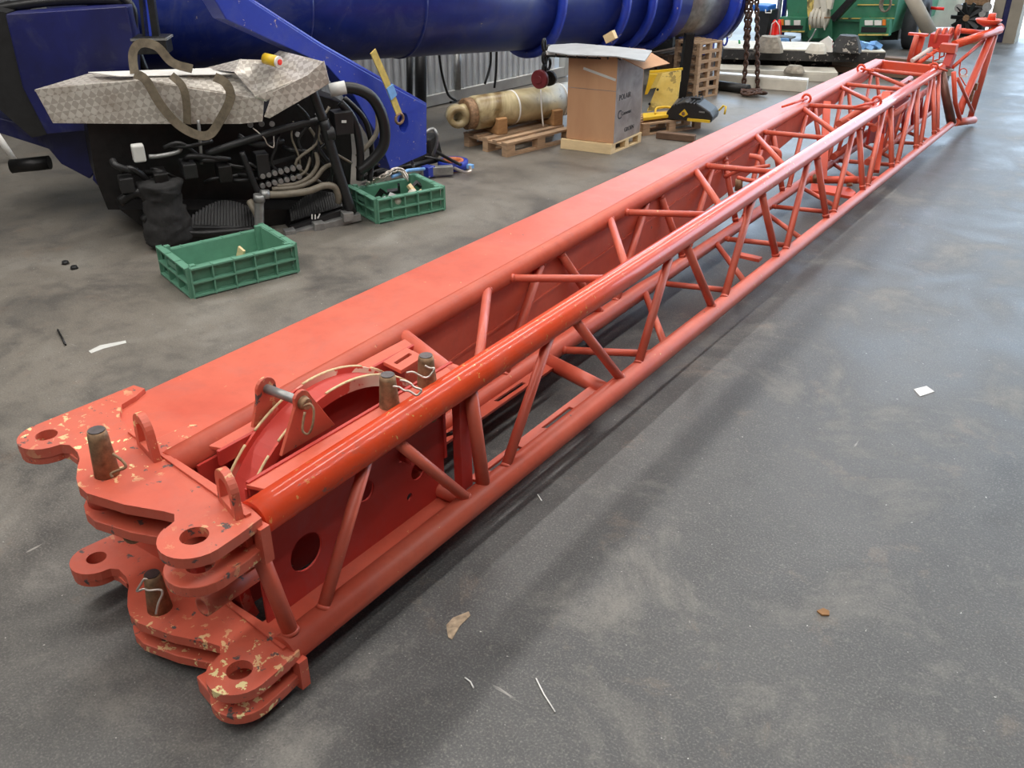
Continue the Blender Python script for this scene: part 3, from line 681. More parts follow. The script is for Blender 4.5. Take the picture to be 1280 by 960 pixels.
# aluminium tread plate steps
def traypts(lst, off=0): return [T_(a, c, off) for a, c in lst]
put('tread_step', slab(traypts([(43, 112), (120, 104), (182, 100), (240, 111), (330, 124), (328, 152), (300, 155), (180, 155), (66, 154)]), -tn, .02), TREAD, sup, .003)
def top(pl, name='tread_step', mat=TREAD, th=.012):
    pts = [Vector(p) for p in pl]; k = len(pts)
    n = (pts[1] - pts[0]).cross(pts[2] - pts[0]).normalized()
    if n.z < 0: n = -n
    b_ = B(); b_.add(pts + [p - n * th for p in pts], [tuple(range(k)), tuple(range(k, 2 * k))[::-1]] + [(i, (i + 1) % k, k + (i + 1) % k, k + i) for i in range(k)])
    return put(name, b_, mat, sup)
top([T_(43, 112), T_(182, 100), T_(195, 90, -.30), T_(110, 92, -.30)])
top([T_(182, 100), T_(240, 111), T_(330, 124), T_(300, 90, -.28), T_(195, 89, -.30)])
top([T_(110, 90, -.22), T_(150, 95, -.05), T_(300, 92, -.15), T_(292, 84, -.30)], 'cover_sheet', WHITE, .004)
top([T_(252, 86, -.32), T_(293, 90, -.10), T_(319, 120, .02), T_(300, 74, -.28)])
top([T_(300, 74, -.28), T_(319, 120, .02), T_(333, 125, .02), T_(384, 95, .02), T_(333, 75, -.26)])
top([T_(333, 75, -.26), T_(384, 95, .02), T_(405, 77, .02), T_(349, 63, -.30)])
put('tread_step', slab([T_(341, 115, .04), T_(384, 94, .04), T_(405, 76, .04), T_(412, 104, .04), T_(396, 114, .04), T_(337, 148, .04), T_(330, 146, .04)], -tn, .015), TREAD, sup, .002)
put('spray_can', B().tube(T_(332, 74, -.1), T_(346, 77, -.06), .032), YEL, sup, 0, 'yellow spray can') if False else None
sca, scb = T_(331, 73, -.08), T_(347, 77, -.03)
sd_ = (scb - sca).normalized()
can = solo('spray_can', B().tube(sca, scb, .032, None, 20), YEL, 'yellow spray can with a red cap lying on the tread plate', 'spray can', tuple(sca))
put('can_rim', B().tube(scb, scb + sd_ * .012, .033, None, 20), WHITE, can); put('cap', B().tube(scb + sd_ * .012, scb + sd_ * .022, .016, None, 16), REDPL, can)
# straps over the step
def strap(pts, name_w=.05):
    pp = smooth_line([T_(a, c, o + .015) for a, c, o in pts], 5); b_ = B(); n_ = len(pp); vs = []
    for i, p in enumerate(pp):
        d = (pp[min(i + 1, n_ - 1)] - pp[max(i - 1, 0)]).normalized(); nv = (CAMN - d * CAMN.dot(d)).normalized(); sd = d.cross(nv) * (name_w / 2)
        vs += [p + sd, p - sd, p - sd - nv * .006, p + sd - nv * .006]
    fs = [(i * 4 + a, i * 4 + (a + 1) % 4, i * 4 + 4 + (a + 1) % 4, i * 4 + 4 + a) for i in range(n_ - 1) for a in range(4)] + [(0, 3, 2, 1), (n_ * 4 - 4, n_ * 4 - 3, n_ * 4 - 2, n_ * 4 - 1)]
    b_.add(vs, fs)
    return put('webbing_strap', b_, STRAPB, sup)
CAMN = (tn + Vector((0, 0, .35))).normalized()   # the straps lie flat on the step's front
strap([(168, 92, .03), (182, 100, .05), (200, 130, .06), (222, 155, .06), (245, 168, .06), (262, 168, .06), (275, 150, .06), (288, 122, .06), (282, 104, .05), (268, 96, .02)], .052)
strap([(214, 94, .02), (228, 108, .05), (233, 130, .05), (234, 155, .04)], .045)
strap([(168, 92, -.1), (166, 66, -.15), (176, 54, -.15), (196, 58, -.12), (215, 78, -.1), (240, 86, -.05)], .05)
# engine details
def ribbed(name, c, q, lab=None):
    """finned housing between four picture points; fins stand along the long side"""
    a, b2, d, e = q; b_ = B(); k = 22
    for i in range(k):
        f = i / (k - 1); h = math.sin(math.pi * (.12 + .76 * f))
        lo = a.lerp(b2, f); hi = e.lerp(d, f); mid = lo.lerp(hi, .35 + .65 * h)
        b_.bar(lo, mid, .016, .14, un)
    put(name, b_, BLKG, sup, 0, lab)
ribbed('finned_cover', None, (U(236, 297, .02), U(322, 290, .02), U(318, 256, -.1), U(240, 254, -.1)), 'finned black cover')
ribbed('finned_cover', None, (U(362, 284, .03), U(424, 266, .03), U(418, 240, -.1), U(358, 258, -.1)))
uslab('cover_rim', [(188, 282), (330, 284), (330, 296), (250, 306), (196, 308)], .08, .12, BLK, bev=.01)
uslab('cover_rim', [(364, 284), (428, 262), (430, 270), (366, 294)], .10, .10, BLK, bev=.01)
for x_ in (284, 288, 292): put('white_mark', B().bar(U(x_, 289, .085), U(x_, 294, .085), .008, .003, un), WHITE, sup)
for x_ in (390, 394): put('white_mark', B().bar(U(x_, 268, .105), U(x_, 274, .105), .008, .003, un), WHITE, sup)
put('white_mark', B().bar(U(400, 267, .105), U(397, 273, .105), .008, .003, un), WHITE, sup)
b_ = B(); rnd = random.Random(3)
bagc = U(206, 262, .04)
pts = [(r_ * (1 + .12 * math.sin(7 * a)), h) for r_, h, a in ((.12, -.20, 0), (.15, -.12, 1), (.13, -.02, 2), (.15, .06, 3), (.11, .14, 4), (.05, .19, 5), (.01, .2, 6))]
from mathutils import noise as mn
prf = [(.02, -.21), (.13, -.205), (.15, -.15), (.14, -.08), (.125, -.02), (.11, .04), (.105, .09), (.12, .13), (.13, .16), (.10, .175), (.02, .17)]
prf = [(prf[k][0] + (prf[k + 1][0] - prf[k][0]) * f, prf[k][1] + (prf[k + 1][1] - prf[k][1]) * f) for k in range(10) for f in (0, .33, .67)] + [prf[-1]]
def bagp(x, y, h):
    v = Vector((x, y, h)); q = mn.noise_vector(Vector((x * 8, y * 8, h * 26))) * .022 + mn.noise_vector(v * 40) * .008
    return bagc + v + q
b_.lathe(prf, bagp, 40)
put('wrapped_bundle', b_, WRAP, sup, 0, 'crumpled black wrapped bundle')
def hose(pts, r, mat=RUB, name='hose', lab=None, n=12):
    return put(name, B().path(smooth_line([U(a, c, o) for a, c, o in pts], 5), r, n), mat, sup, 0, lab)
hose([(324, 288, .14), (324, 262, .14), (324, 248, .14)], .030, GREY, 'elbow_pipe')
hose([(326, 243, .14), (352, 243, .14), (385, 239, .14), (405, 232, .14), (418, 234, .13), (423, 246, .12), (423, 252, .1)], .022, HOSEG, 'elbow_pipe', 'grey brown hose with steel elbows')
put('pipe_fitting', B().tube(U(324, 243, .14), U(324, 252, .14), .036), GREY, sup)
put('pipe_fitting', B().tube(U(326, 243, .14), U(336, 243, .14), .030), GREY, sup)
hose([(312, 252, .05), (318, 262, .1), (324, 275, .1)], .022, HOSEG)
for j in range(2):
    for i in range(7):
        c = U(327 + i * 7.6, 219 - i * 1.9 + j * 12, .02)
        put('valve_cap', B().tube(c, c + un * .035, .018, .016, 10), GREY, sup)
uslab('valve_bank', [(321, 212), (374, 198), (377, 218), (324, 234)], -.02, .1, BLKG)
hose([(395, 190, .04), (397, 205, .05), (388, 220, .05), (370, 230, .05), (346, 232, .04)], .014, HOSEG)
hose([(422, 202, .04), (405, 210, .06), (392, 225, .06), (370, 234, .06), (340, 236, .04)], .015, HOSEG)
hose([(388, 196, .02), (382, 214, .04), (366, 224, .04)], .010, HOSEG)
hose([(414, 112, .02), (440, 110, .05), (465, 122, .08), (479, 150, .08), (480, 180, .08), (466, 200, .06), (448, 214, .04)], .036, RUB, lab='thick black hose loop')
put('hose_end', B().tube(U(412, 113, .02), U(432, 109, .04), .042), LGREY, sup)
hose([(425, 128, .0), (442, 150, .03), (450, 185, .04), (450, 225, .04)], .026)
hose([(430, 122, -.1), (456, 150, -.05), (465, 190, -.05), (462, 226, 0)], .018)
hose([(446, 196, .0), (470, 168, .0), (472, 140, -.05)], .016, HOSEG)
for i in range(9):
    x0 = 350 + rnd.random() * 70; y0 = 130 + rnd.random() * 40
    hose([(x0, y0, .02), (x0 + rnd.uniform(-15, 20), y0 + 20, .05), (x0 + rnd.uniform(-20, 25), y0 + 45, .04), (x0 + rnd.uniform(-25, 30), y0 + 70, .0)], .006 + rnd.random() * .006, RUB if i % 3 else HOSEG)
put('control_box', B().box(U(427, 152, .02), (.12, .12, .14), Quaternion((0, 0, 1), R(-28))), BLK, sup, .004)
put('box_sticker', B().bar(U(427, 152, .10), U(433, 152, .10), .016, .002, un), LGREY, sup)
hose([(384, 96, .12), (392, 118, .12), (404, 150, .12)], .030, BLK, 'stand_pole')
hose([(404, 150, .12), (420, 205, .12), (440, 266, .12)], .032, BLK, 'stand_pole')
hose([(407, 168, .12), (417, 166, .12)], .044, BLK, 'pole_clamp')
put('base_rail', B().bar(U(284, 316, .12), U(450, 270, .12), .05, .05), GREY, sup, .004)
for x_, y_2 in ((362, 292), (398, 283), (434, 270)): put('rail_clamp', B().box(U(x_, y_2, .14), (.07, .07, .06), Quaternion((0, 0, 1), R(-28))), GREY, sup, .004)
hose([(258, 192, .0), (300, 178, .05), (350, 162, .06), (400, 150, .04)], .022, BLK, 'bundle')
hose([(248, 150, .0), (250, 175, .02), (252, 205, .0)], .010, GREY, 'rod')
hose([(302, 190, .05), (316, 225, .06), (328, 252, .06)], .018, BLK, 'frame_leg')
put('work_light', B().box(U(173, 191, .02), (.07, .07, .10), Quaternion((0, 0, 1), R(-28))), LGREY, sup, .01)
hose([(186, 196, .0), (200, 195, .0), (222, 190, .0), (226, 184, .0)], .014, GREY, 'bracket')
for x_, y_2 in ((313, 156), (327, 155), (340, 155), (372, 168)): put('hose_nipple', B().tube(U(x_, y_2, .0), U(x_, y_2, .05), .018, .016, 10), GREY, sup)
hose([(316, 160, .06), (330, 172, .08), (334, 180, .08), (342, 184, .08), (342, 170, .06)], .004, ZINC, 'wire', n=6)
for i in range(16):
    x0 = 130 + rnd.random() * 250; y0 = 158 + rnd.random() * 70
    hose([(x0, y0, -.02), (x0 + rnd.uniform(5, 25), y0 + rnd.uniform(-6, 12), .03), (x0 + rnd.uniform(25, 60), y0 + rnd.uniform(-10, 20), .0)], .008 + rnd.random() * .012, (BLK, BLKG, RUB, BLK)[i % 4], 'hose' if i % 2 else 'pipe')
for i in range(5):
    x0 = 150 + i * 42 + rnd.random() * 10; y0 = 200 + rnd.random() * 35
    put('engine_housing', B().box(U(x0, y0, -.0), (.10 + rnd.random() * .1, .08, .06 + rnd.random() * .1), Quaternion((0, 0, 1), R(-28))), (BLK, BLKG)[i % 2], sup, .006)
uslab('base_pan', [(150, 262), (200, 300), (200, 310), (300, 318), (436, 280), (436, 262)], -.05, .6, BLKG)
hose([(150, 252, 0), (175, 240, .04), (190, 262, .06), (180, 276, .05)], .03, BLKG, 'bundle')
hose([(190, 288, .1), (250, 292, .12), (322, 286, .12)], .022, BLKG, 'bundle')

# white support leg far left
solo('support_leg', B().tube(Z(-6, 165, .25), Z(19, 202, 0), .025), WHITE, 'white painted leg standing at the left edge of the hall', 'leg', tuple(Z(19, 202, 0)))

# blue slewing coupling on the floor with hoses
cp = thing('hose_coupling', tuple(Z(560, 214, 0)), 'blue and black hydraulic coupling heap with silver hose ends on the floor', 'hydraulic coupling')
cz_ = Z(566, 205, .04)
put('clamp_ring', B().hollow(cz_ + Vector((0, 0, -.03)), cz_ + Vector((0, 0, .03)), .12, .08, 24), BLUEL, cp)
put('ring_liner', B().hollow(cz_ + Vector((0, 0, -.02)), cz_ + Vector((0, 0, .035)), .085, .06, 24), plain('copper_liner', srgb(190, 110, 70), .5), cp)
put('coupling_arm', B().bar(Z(526, 214, .05), Z(566, 212, .05), .06, .06), GREY, cp, .004)
put('coupling_block', B().box(Z(535, 214, .05), (.08, .08, .08)), BLUEL, cp, .006)
put('blue_handle', B().path([Z(490, 221, .22), Z(510, 213, .22), Z(530, 211, .15)], .012, 8), BLUEPL, cp)
put('hook_end', B().path(smooth_line([Z(568, 210, .05), Z(580, 215, .05), Z(588, 214, .06), Z(587, 207, .06)], 4), .012, 8), ZINC, cp)
put('blue_cap', B().box(Z(588, 208, .06), (.04, .04, .03)), BLUEPL, cp)
bx_ = Z(527, 196, .0)
put('valve_body', B().box(bx_ + Vector((0, 0, .09)), (.28, .26, .18), Quaternion((0, 0, 1), R(20)), .8), BLKG, cp, .02)
for i, pts in enumerate((((497, 176, .2), (503, 184, .2), (512, 195, .15), (517, 208, .1)), ((512, 182, .25), (526, 170, .3), (540, 161, .32), (546, 168, .28), (546, 180, .2), (541, 194, .1)), ((520, 186, .2), (505, 172, .3), (512, 158, .3), (518, 156, .3)), ((546, 190, .1), (560, 198, .1), (576, 206, .08)), ((530, 196, .1), (550, 200, .08), (562, 206, .06)))):
    put('hose', B().path(smooth_line([Z(*p_) for p_ in pts], 5), .013, 8), GREY if i < 2 else RUB, cp)
for i, (a, c) in enumerate((((452, 222), (540, 192)), ((450, 214), (528, 190)), ((458, 208), (520, 188)), ((470, 218), (545, 200)))):
    solo('steel_rod', B().tube(Z(*a, .05 + .02 * (i % 2)), Z(*c, .05 + .02 * (i % 2)), .022), BLKG, ('dark rod lying nearest behind the full green crate', 'dark rod second in the bundle behind the full crate', 'dark rod lying farthest back under the strut foot', 'short dark rod beside the coupling heap')[i], 'rod', tuple(Z(*a, .03)), 'rods behind the full crate')
can_ = thing('paint_can', tuple(Z(519, 166, .16)), 'dirty grey paint can standing on the coupling heap', 'can')
cb = Z(519, 163, .17)
put('can_body', B().tube(cb, cb + Vector((0, 0, .15)), .065, None, 20), GREY, can_); put('can_lid', B().tube(cb + Vector((0, 0, .15)), cb + Vector((0, 0, .165)), .069, None, 20), GREY, can_)
put('can_label', B().box(cb + Vector((.055, -.03, .07)), (.03, .03, .06), Quaternion((0, 0, 1), R(-20))), PAPER, can_)

# ------------------------------------------------------------------ green crates
def crate(corner, ux, uy, L, Wd, h, label, nx=5, ny=3):
    c = Vector((*corner, 0)); ux = Vector((*ux, 0)).normalized(); uy = Vector((*uy, 0)); uy = (uy - ux * uy.dot(ux)).normalized(); zz = Vector((0, 0, 1))
    rot = Matrix((ux, uy, zz)).transposed()
    t = thing('plastic_crate', tuple(c), label, 'crate', 'green crates on the floor')
    Q = lambda a, b2, z: c + ux * a + uy * b2 + zz * z
    e = .012
    put('base', B().box(Q(L / 2, Wd / 2, .012), (L, Wd, .02), rot), CRATE, t)
    def side(p0, d, n_, ln, k, low):
        b_ = B(); o = p0; rt = Matrix((d, n_, zz)).transposed(); hh = h - low
        b_.box(o + d * ln / 2 + zz * hh / 2 + n_ * .016, (ln - .02, .006, hh - .01), rt)
        for z_ in (.012, h * .5, hh - .008): b_.box(o + d * ln / 2 + zz * z_ - n_ * .006, (ln, .034, .009), rt)
        for i in range(k + 1): b_.box(o + d * (ln * i / k) + zz * hh / 2 - n_ * .004, (.007, .034, hh), rt)
        put('side_wall', b_, CRATE, t)
    side(Q(0, 0, 0), ux, uy, L, nx, 0); side(Q(0, Wd, 0), ux, -uy, L, nx, .03)
    side(Q(0, 0, 0), uy, ux, Wd, ny, .0); side(Q(L, 0, 0), uy, -ux, Wd, ny, 0)
    for a, b2 in ((.03, .03), (L - .03, .03), (.03, Wd - .03), (L - .03, Wd - .03)): put('corner_post', B().box(Q(a, b2, h / 2), (.03, .03, h), rot), CRATE, t)
    put('hand_grip', B().box(Q(-.01, Wd / 2, h * .72), (.01, Wd * .36, .03), rot), CRATE, t)
    return t, Q
c1, Q1 = crate((-4.115, 2.765), (.17, .59), (-.5, .15), .61, .44, .175, 'empty green plastic crate nearest the jib, standing on the floor')
c2, Q2 = crate((-4.155, 4.265), (.16, .46), (-.42, .12), .50, .40, .165, 'green plastic crate filled with scrap, farther from the camera')
for k, (a, b2, nm, lab) in enumerate(((.08, .10, 0, 'small grey bracket at the left end of the far green crate'), (.13, .22, 1, 'dark metal bracket behind the grey one in the far green crate'),
        (.20, .12, 0, 'grey metal offcut left of the middle of the far green crate'), (.26, .25, 1, 'dark metal offcut at the back middle of the far green crate'), (.17, .05, 2, 'pale rounded lump at the front of the far green crate'),
        (.33, .12, 2, 'cream coloured lump right of the middle of the far green crate'), (.38, .20, 3, 'pale wooden piece lying at the right end of the far green crate'), (.43, .28, 1, 'black fitting in the back right corner of the far green crate'))):
    p_ = Q2(a, b2, .11); rot = Quaternion((rnd.random(), rnd.random(), rnd.random()), rnd.random() * 3)
    if nm == 2: solo('scrap_lump', B().lathe([(.001, -.03), (.03, -.01), (.034, .02), (.018, .05), (.001, .055)], lambda x, y, h: p_ + rot.to_matrix() @ Vector((x, y, h)), 12), CONC, lab, 'scrap piece', tuple(p_), 'scrap in the far green crate')
    else: solo('scrap_bracket', B().prism([(-.045, -.01), (.045, -.01), (.045, .05), (.03, .05), (.03, .01), (-.045, .01)], [], lambda u, v, t: p_ + rot.to_matrix() @ Vector((u, t, v)), -.018, .018), (GREY, BLKG, 0, WOODN)[nm], lab, 'scrap piece', tuple(p_), 'scrap in the far green crate')
cpts = smooth_line([Z(458, 230, .14), Z(468, 226, .2), Z(480, 220, .24), Z(494, 212, .26), Z(503, 214, .24), Z(508, 222, .2)], 4)
chn = thing('chain', tuple(cpts[0]), 'short steel chain draped over the back edge of the far green crate', 'chain')
for i in range(len(cpts) - 1):
    a, b2 = cpts[i], cpts[i + 1]; d = (b2 - a).normalized(); s_ = d.orthogonal().normalized(); s_ = Quaternion(d, i * 1.57) @ s_; c = (a + b2) / 2
    put('link', B().path([c + d * math.cos(t) * .028 + s_ * math.sin(t) * .014 for t in [k * math.pi / 4 for k in range(8)]], .006, 6, closed=True), ZINC, chn)
solo('wood_offcut', B().box(Q1(.42, .33, .05), (.05, .015, .10), Quaternion((0, 1, 0), R(25))), WOODN, 'small pale wood offcut inside the empty green crate', 'wood piece', tuple(Q1(.42, .33, .02)))

# ------------------------------------------------------------------ pallets
def pallet(corner, ux, L, Wd, h, label, mat, z0=0, group='wooden pallets'):
    """corner = near corner, ux along L, uy (left of ux) along Wd"""
    c = Vector((*corner, z0)); ux = Vector((*ux, 0)).normalized(); uy = Vector((-ux.y, ux.x, 0)); zz = Vector((0, 0, 1)); rot = Matrix((ux, uy, zz)).transposed()
    t = thing('pallet', tuple(c), label, 'pallet', group)
    Q = lambda a, b2, z: c + ux * a + uy * b2 + zz * z
    bt = h * .15
    for i in range(5): put('deck_board', B().box(Q(L / 2, Wd * (.06 + .22 * i), h - bt / 2), (L, Wd * (.13 if i % 2 == 0 else .10), bt), rot), mat, t)
    for i in range(3): put('cross_board', B().box(Q(L * (.06 + .44 * i), Wd / 2, h - bt * 1.5), (L * .11, Wd, bt), rot), mat, t)
    for j in range(3):
        put('bottom_board', B().box(Q(L / 2, Wd * (.06 + .44 * j), bt / 2), (L, Wd * .11, bt), rot), mat, t)
        for i in range(3): put('block', B().box(Q(L * (.06 + .44 * i), Wd * (.06 + .44 * j), h * .42), (L * .115, Wd * .115, h * .56), rot), mat, t)
    return t, Q
def frame2(corner, ux): 
    ux = Vector((*ux, 0)).normalized(); return Vector((*corner, 0)), ux, Vector((-ux.y, ux.x, 0))
p2, QP2 = pallet((-4.43, 6.09), (.12, .66), .80, .53, .115, 'wooden pallet carrying the burnt steel cylinder', WOOD)
# cylinder and its chocks
ca = Z(590, 143, .30); 
cA = Vector((-4.86, 6.18, .285)); cB = Vector((-4.42, 7.35, .295)); cdv = (cB - cA).normalized()
cyl = thing('hydraulic_cylinder', (-4.7, 6.5, .11), 'scorched pale yellow steel hydraulic cylinder strapped on a wooden pallet', 'hydraulic cylinder')
put('barrel', B().path([cA + cdv * .0, cA + cdv * .03, cB], [.13, .138, .138], 40), CYL, cyl)
put('end_cap', B().path([cA - cdv * .07, cA - cdv * .06, cA + cdv * .02], [.115, .128, .128], 40), RUST, cyl)
put('rod_boss', B().tube(cA - cdv * .13, cA - cdv * .06, .075, .09, 24), CYL, cyl)
ex = cdv.cross(Vector((0, 0, 1))).normalized()
ec = cA - cdv * .15 + ex * .02
en = (Vector((.75, -.66, .0))).normalized()
put('rod_eye', B().hollow(ec - en * .06, ec + en * .06, .088, .040, 24), CYL, cyl)
put('end_collar', B().hollow(cB - cdv * .06, cB + cdv * .02, .15, .12, 32), RUST, cyl)
for f in (.32, .72):
    c = cA.lerp(cB, f); put('binding_strap', B().hollow(c - cdv * .007, c + cdv * .007, .1415, .136, 32), WHITE, cyl)
def chock(c, lab):
    b_ = B(); u = Vector((-cdv.y, cdv.x, 0)); v = Vector((cdv.x, cdv.y, 0)).normalized()
    o = [(-.25, 0), (.17, 0), (.17, .13), (.12, .14)] + [(.145 * math.cos(R(a)) , .165 + .145 * math.sin(R(a))) for a in (-20, -40, -65, -90, -115, -140)] + [(-.15, .10), (-.25, .08)]
    b_.prism(o, [], lambda a, z, t: Vector(c) + Vector((u.x, u.y, 0)) * -a + v * t + Vector((0, 0, z)), -.05, .05)
    solo('wood_chock', b_, wood('chock_wood_' + lab[:4], srgb(160, 120, 78)), lab, 'chock', tuple(c), 'chocks under the cylinder', .006)
c_ = cA.lerp(cB, .16); chock((c_.x, c_.y, .115), 'near hollowed wooden chock under the eye end of the cylinder')
c_ = cA.lerp(cB, .62); chock((c_.x, c_.y, .115), 'back hollowed wooden chock under the middle of the cylinder')

p1, QP1 = pallet((-3.79, 6.68), (.0, 1), .50, .44, .085, 'pale new pine pallet under the cardboard box', WOODN)
put('stringer', B().bar((-4.235, 6.60, .042), (-3.79, 6.672, .042), .03, .08), WOODN, p1)
# cardboard box
cbx = thing('cardboard_box', (-4.0, 6.95, .085), 'tall taped cardboard box standing on a new pine pallet', 'cardboard box')
fl, fr, rb = (-4.19, 6.62), (-3.785, 6.69), (-3.80, 7.16)
lb = (fl[0] + rb[0] - fr[0], fl[1] + rb[1] - fr[1]); z0, z1 = .086, .765
def quad(p, q, zA, zB, t, mat, name, par, out, lift=0):
    p = Vector((*p, 0)); q = Vector((*q, 0)); n = Vector((out[0], out[1], 0)).normalized()
    return put(name, slab([p + Vector((0, 0, zA)) + n * lift, q + Vector((0, 0, zA)) + n * lift, q + Vector((0, 0, zB)) + n * lift, p + Vector((0, 0, zB)) + n * lift], -n, t), mat, par)
nF = (fr[1] - fl[1], -(fr[0] - fl[0])); nR = (rb[1] - fr[1], -(rb[0] - fr[0])); 
nF = (Vector((nF[0], nF[1])).normalized()); nR = Vector((nR[0], nR[1])).normalized()
quad(fl, fr, z0, z1, .008, CARD, 'box_side', cbx, nF)
quad(fr, rb, z0, z1 - .01, .008, CARDF, 'box_side', cbx, nR)
quad(fl, lb, z0, z1, -.008, CARD, 'box_side', cbx, -nR); quad(lb, rb, z0, z1, -.008, CARD, 'box_side', cbx, -nF)
put('box_top', B().add([(*fl, z1), (*fr, z1), (*rb, z1), (*lb, z1), (*fl, z1 - .008), (*fr, z1 - .008), (*rb, z1 - .008), (*lb, z1 - .008)], [(0, 1, 2, 3), (7, 6, 5, 4), (0, 4, 5, 1), (1, 5, 6, 2), (2, 6, 7, 3), (3, 7, 4, 0)]), CARD, cbx)
quad(fl, fr, .50, .504, .002, CARDF, 'fold_line', cbx, nF, .001)
lrp = lambda a, b2, f: (a[0] + (b2[0] - a[0]) * f, a[1] + (b2[1] - a[1]) * f)
put('tape', B().bar((*lrp(fl, fr, .3), .66), (*lrp(fl, fr, .98), .59), .02, .003, Vector((nF[0], nF[1], 0))), LGREY, cbx)
# flap opening to the right and back
fa = Vector((*lrp(fr, rb, .45), z1 - .01)); 
put('box_flap', slab([Vector((*lrp(fr, rb, .05), z1 - .005)), Vector((*rb, z1 - .005)), Vector((rb[0] + .17, rb[1] + .12, z1 - .12)), Vector((fr[0] + .13, fr[1] + .16, z1 - .13))], (0.5, 0, .8), .006), CARD, cbx)
put('flap_label', B().box((fr[0] + .09, fr[1] + .27, z1 - .075), (.08, .09, .003), Quaternion((0, 1, 0), R(38))), PAPER, cbx)
def text(par, s, p0, dirx, size, mat, n, name='printed_text'):
    cu = bpy.data.curves.new('t', 'FONT'); cu.body = s; cu.size = 1; cu.extrude = .01
    o = bpy.data.objects.new('t', cu); col.objects.link(o); dg = bpy.context.evaluated_depsgraph_get(); dg.update()
    me = bpy.data.meshes.new_from_object(o.evaluated_get(dg)); bpy.data.objects.remove(o)
    dx = Vector(dirx).normalized(); n = Vector(n).normalized(); dy = n.cross(dx); p0 = Vector(p0)
    bm = bmesh.new(); bm.from_mesh(me)
    for v in bm.verts: v.co = p0 + dx * v.co.x * size + dy * v.co.y * size + n * (v.co.z * .1 + .0012)
    b_ = B(); b_.bm.free(); b_.bm = bm; return put(name, b_, mat, par)
nR3 = (nR[0], nR[1], 0); dR = (rb[0] - fr[0], rb[1] - fr[1], 0)
text(cbx, 'POLAIR', (*lrp(fr, rb, .12), .42), dR, .062, BLK, nR3)
text(cbx, 'Comenac', (*lrp(fr, rb, .24), .29), dR, .045, BLK, nR3)
text(cbx, 'C', (*lrp(fr, rb, .10), .27), dR, .10, BLK, nR3)
text(cbx, 'GROEN', (*lrp(fr, rb, .38), .145), dR, .05, BLK, nR3)
# grey moulded sheet lying on top of the box
gs = thing('plastic_sheet', (-4.1, 7.0, .77), 'grey ribbed plastic sheet lying on top of the cardboard box', 'sheet')
pp = [Z(a, c, .79) for a, c in ((686, 56), (720, 54), (770, 58), (815, 63), (806, 76), (770, 70), (712, 68), (684, 64))]
put('sheet', B().prism([(v.x, v.y) for v in pp], [], fxy, .782, .79), SHEET, gs)
for f in range(8): put('edge_rib', B().bar(Z(682 + f * 13, 66 + f * .6, .782), Z(682 + f * 13, 70 + f * .6, .745), .012, .012), BLK, gs)
put('edge_rail', B().bar(Z(680, 69.5, .745), Z(776, 74, .745), .02, .014), BLK, gs)
put('edge_panel', B().bar(Z(680, 67, .765) + Vector((0, .03, 0)), Z(776, 71.5, .765) + Vector((0, .03, 0)), .01, .035), WHITE, gs)
# shackle block hanging at the boom
hb = thing('snatch_block', tuple(X(678, 100, -4.6)), 'small dark red snatch block hanging beside the boom over the cylinder', 'pulley block')
for i, (px, py, mm) in enumerate(((675, 99, plain('wine_red', srgb(110, 40, 46), .4)), (687, 98, BLKG))):
    c = X(px, py, -4.45); put('pulley', B().tube(c - Vector((0, .02, 0)), c + Vector((0, .02, 0)), .075 if i == 0 else .06, None, 24).tube(c - Vector((0, .03, 0)), c + Vector((0, .03, 0)), .03, None, 12), mm, hb)
for i in range(5):
    c = X(680 + (i % 2) * 5, 88 - i * 8, -4.45); put('link', B().path([c + Vector((0, math.cos(t) * (.035 if i % 2 else .02), math.sin(t) * .045)) for t in [k * math.pi / 5 for k in range(10)]], .012, 6, closed=True), BLKG, hb)
solo('white_rope', B().path(smooth_line([X(676, 112, -4.42), X(677, 135, -4.42), X(679, 158, -4.42)], 4), .006, 6), WHITE, 'thin white cord hanging down the cylinder from the snatch block', 'rope', tuple(X(679, 158, -4.42)))

# yellow hopper, pallet, black machine
p3, QP3 = pallet((-3.88, 7.37), (.45, .89), .64, .36, .105, 'low wooden pallet under the yellow hopper and the black machine', WOOD)
yh = thing('yellow_hopper', (-3.9, 7.9, .12), 'scuffed yellow steel hopper leaning behind the cardboard box', 'hopper')
def KY(px, py, y): return Y(px, py, y)
put('front_plate', slab([Y(828, 92, 8.0), Y(852, 87, 8.05), Y(848, 122, 8.0), Y(838, 134, 7.95), Y(808, 140, 7.9)], (0.3, -1, .2), .015), YELD, yh, .003)
put('side_plate', slab([Y(812, 92, 7.9), Y(822, 92, 8.0), Y(806, 138, 7.9), Y(803, 140, 7.86)], (0.6, -1, 0), .015), YEL, yh, .003)
put('rear_plate', slab([Y(812, 90, 8.0), Y(852, 86, 8.3), Y(850, 122, 8.3), Y(806, 138, 8.0)], (0.2, -1, 0), .015), YELD, yh, .003)
put('top_edge', B().bar(Y(812, 90, 7.95), Y(853, 86, 8.2), .02, .02), YEL, yh)
for px, py in ((822, 112), (812, 130)): put('hinge_bolt', B().tube(Y(px, py, 7.93), Y(px, py, 7.9), .012), BLKG, yh)
yf = thing('lifting_plate', (-3.75, 7.6, .12), 'yellow base plate with a tube handle on the low pallet', 'plate')
put('base_plate', slab([Z(803, 145, .125), Z(843, 142, .125), Z(844, 146, .125), Z(804, 151, .125)], (0, 0, 1), .025), YEL, yf, .003)
put('handle', B().path(smooth_line([Z(819, 143, .15), Z(820, 136, .19), Z(826, 134, .20), Z(836, 134, .20), Z(840, 137, .19), Z(840, 142, .15)], 4), .010, 8), YEL, yf)
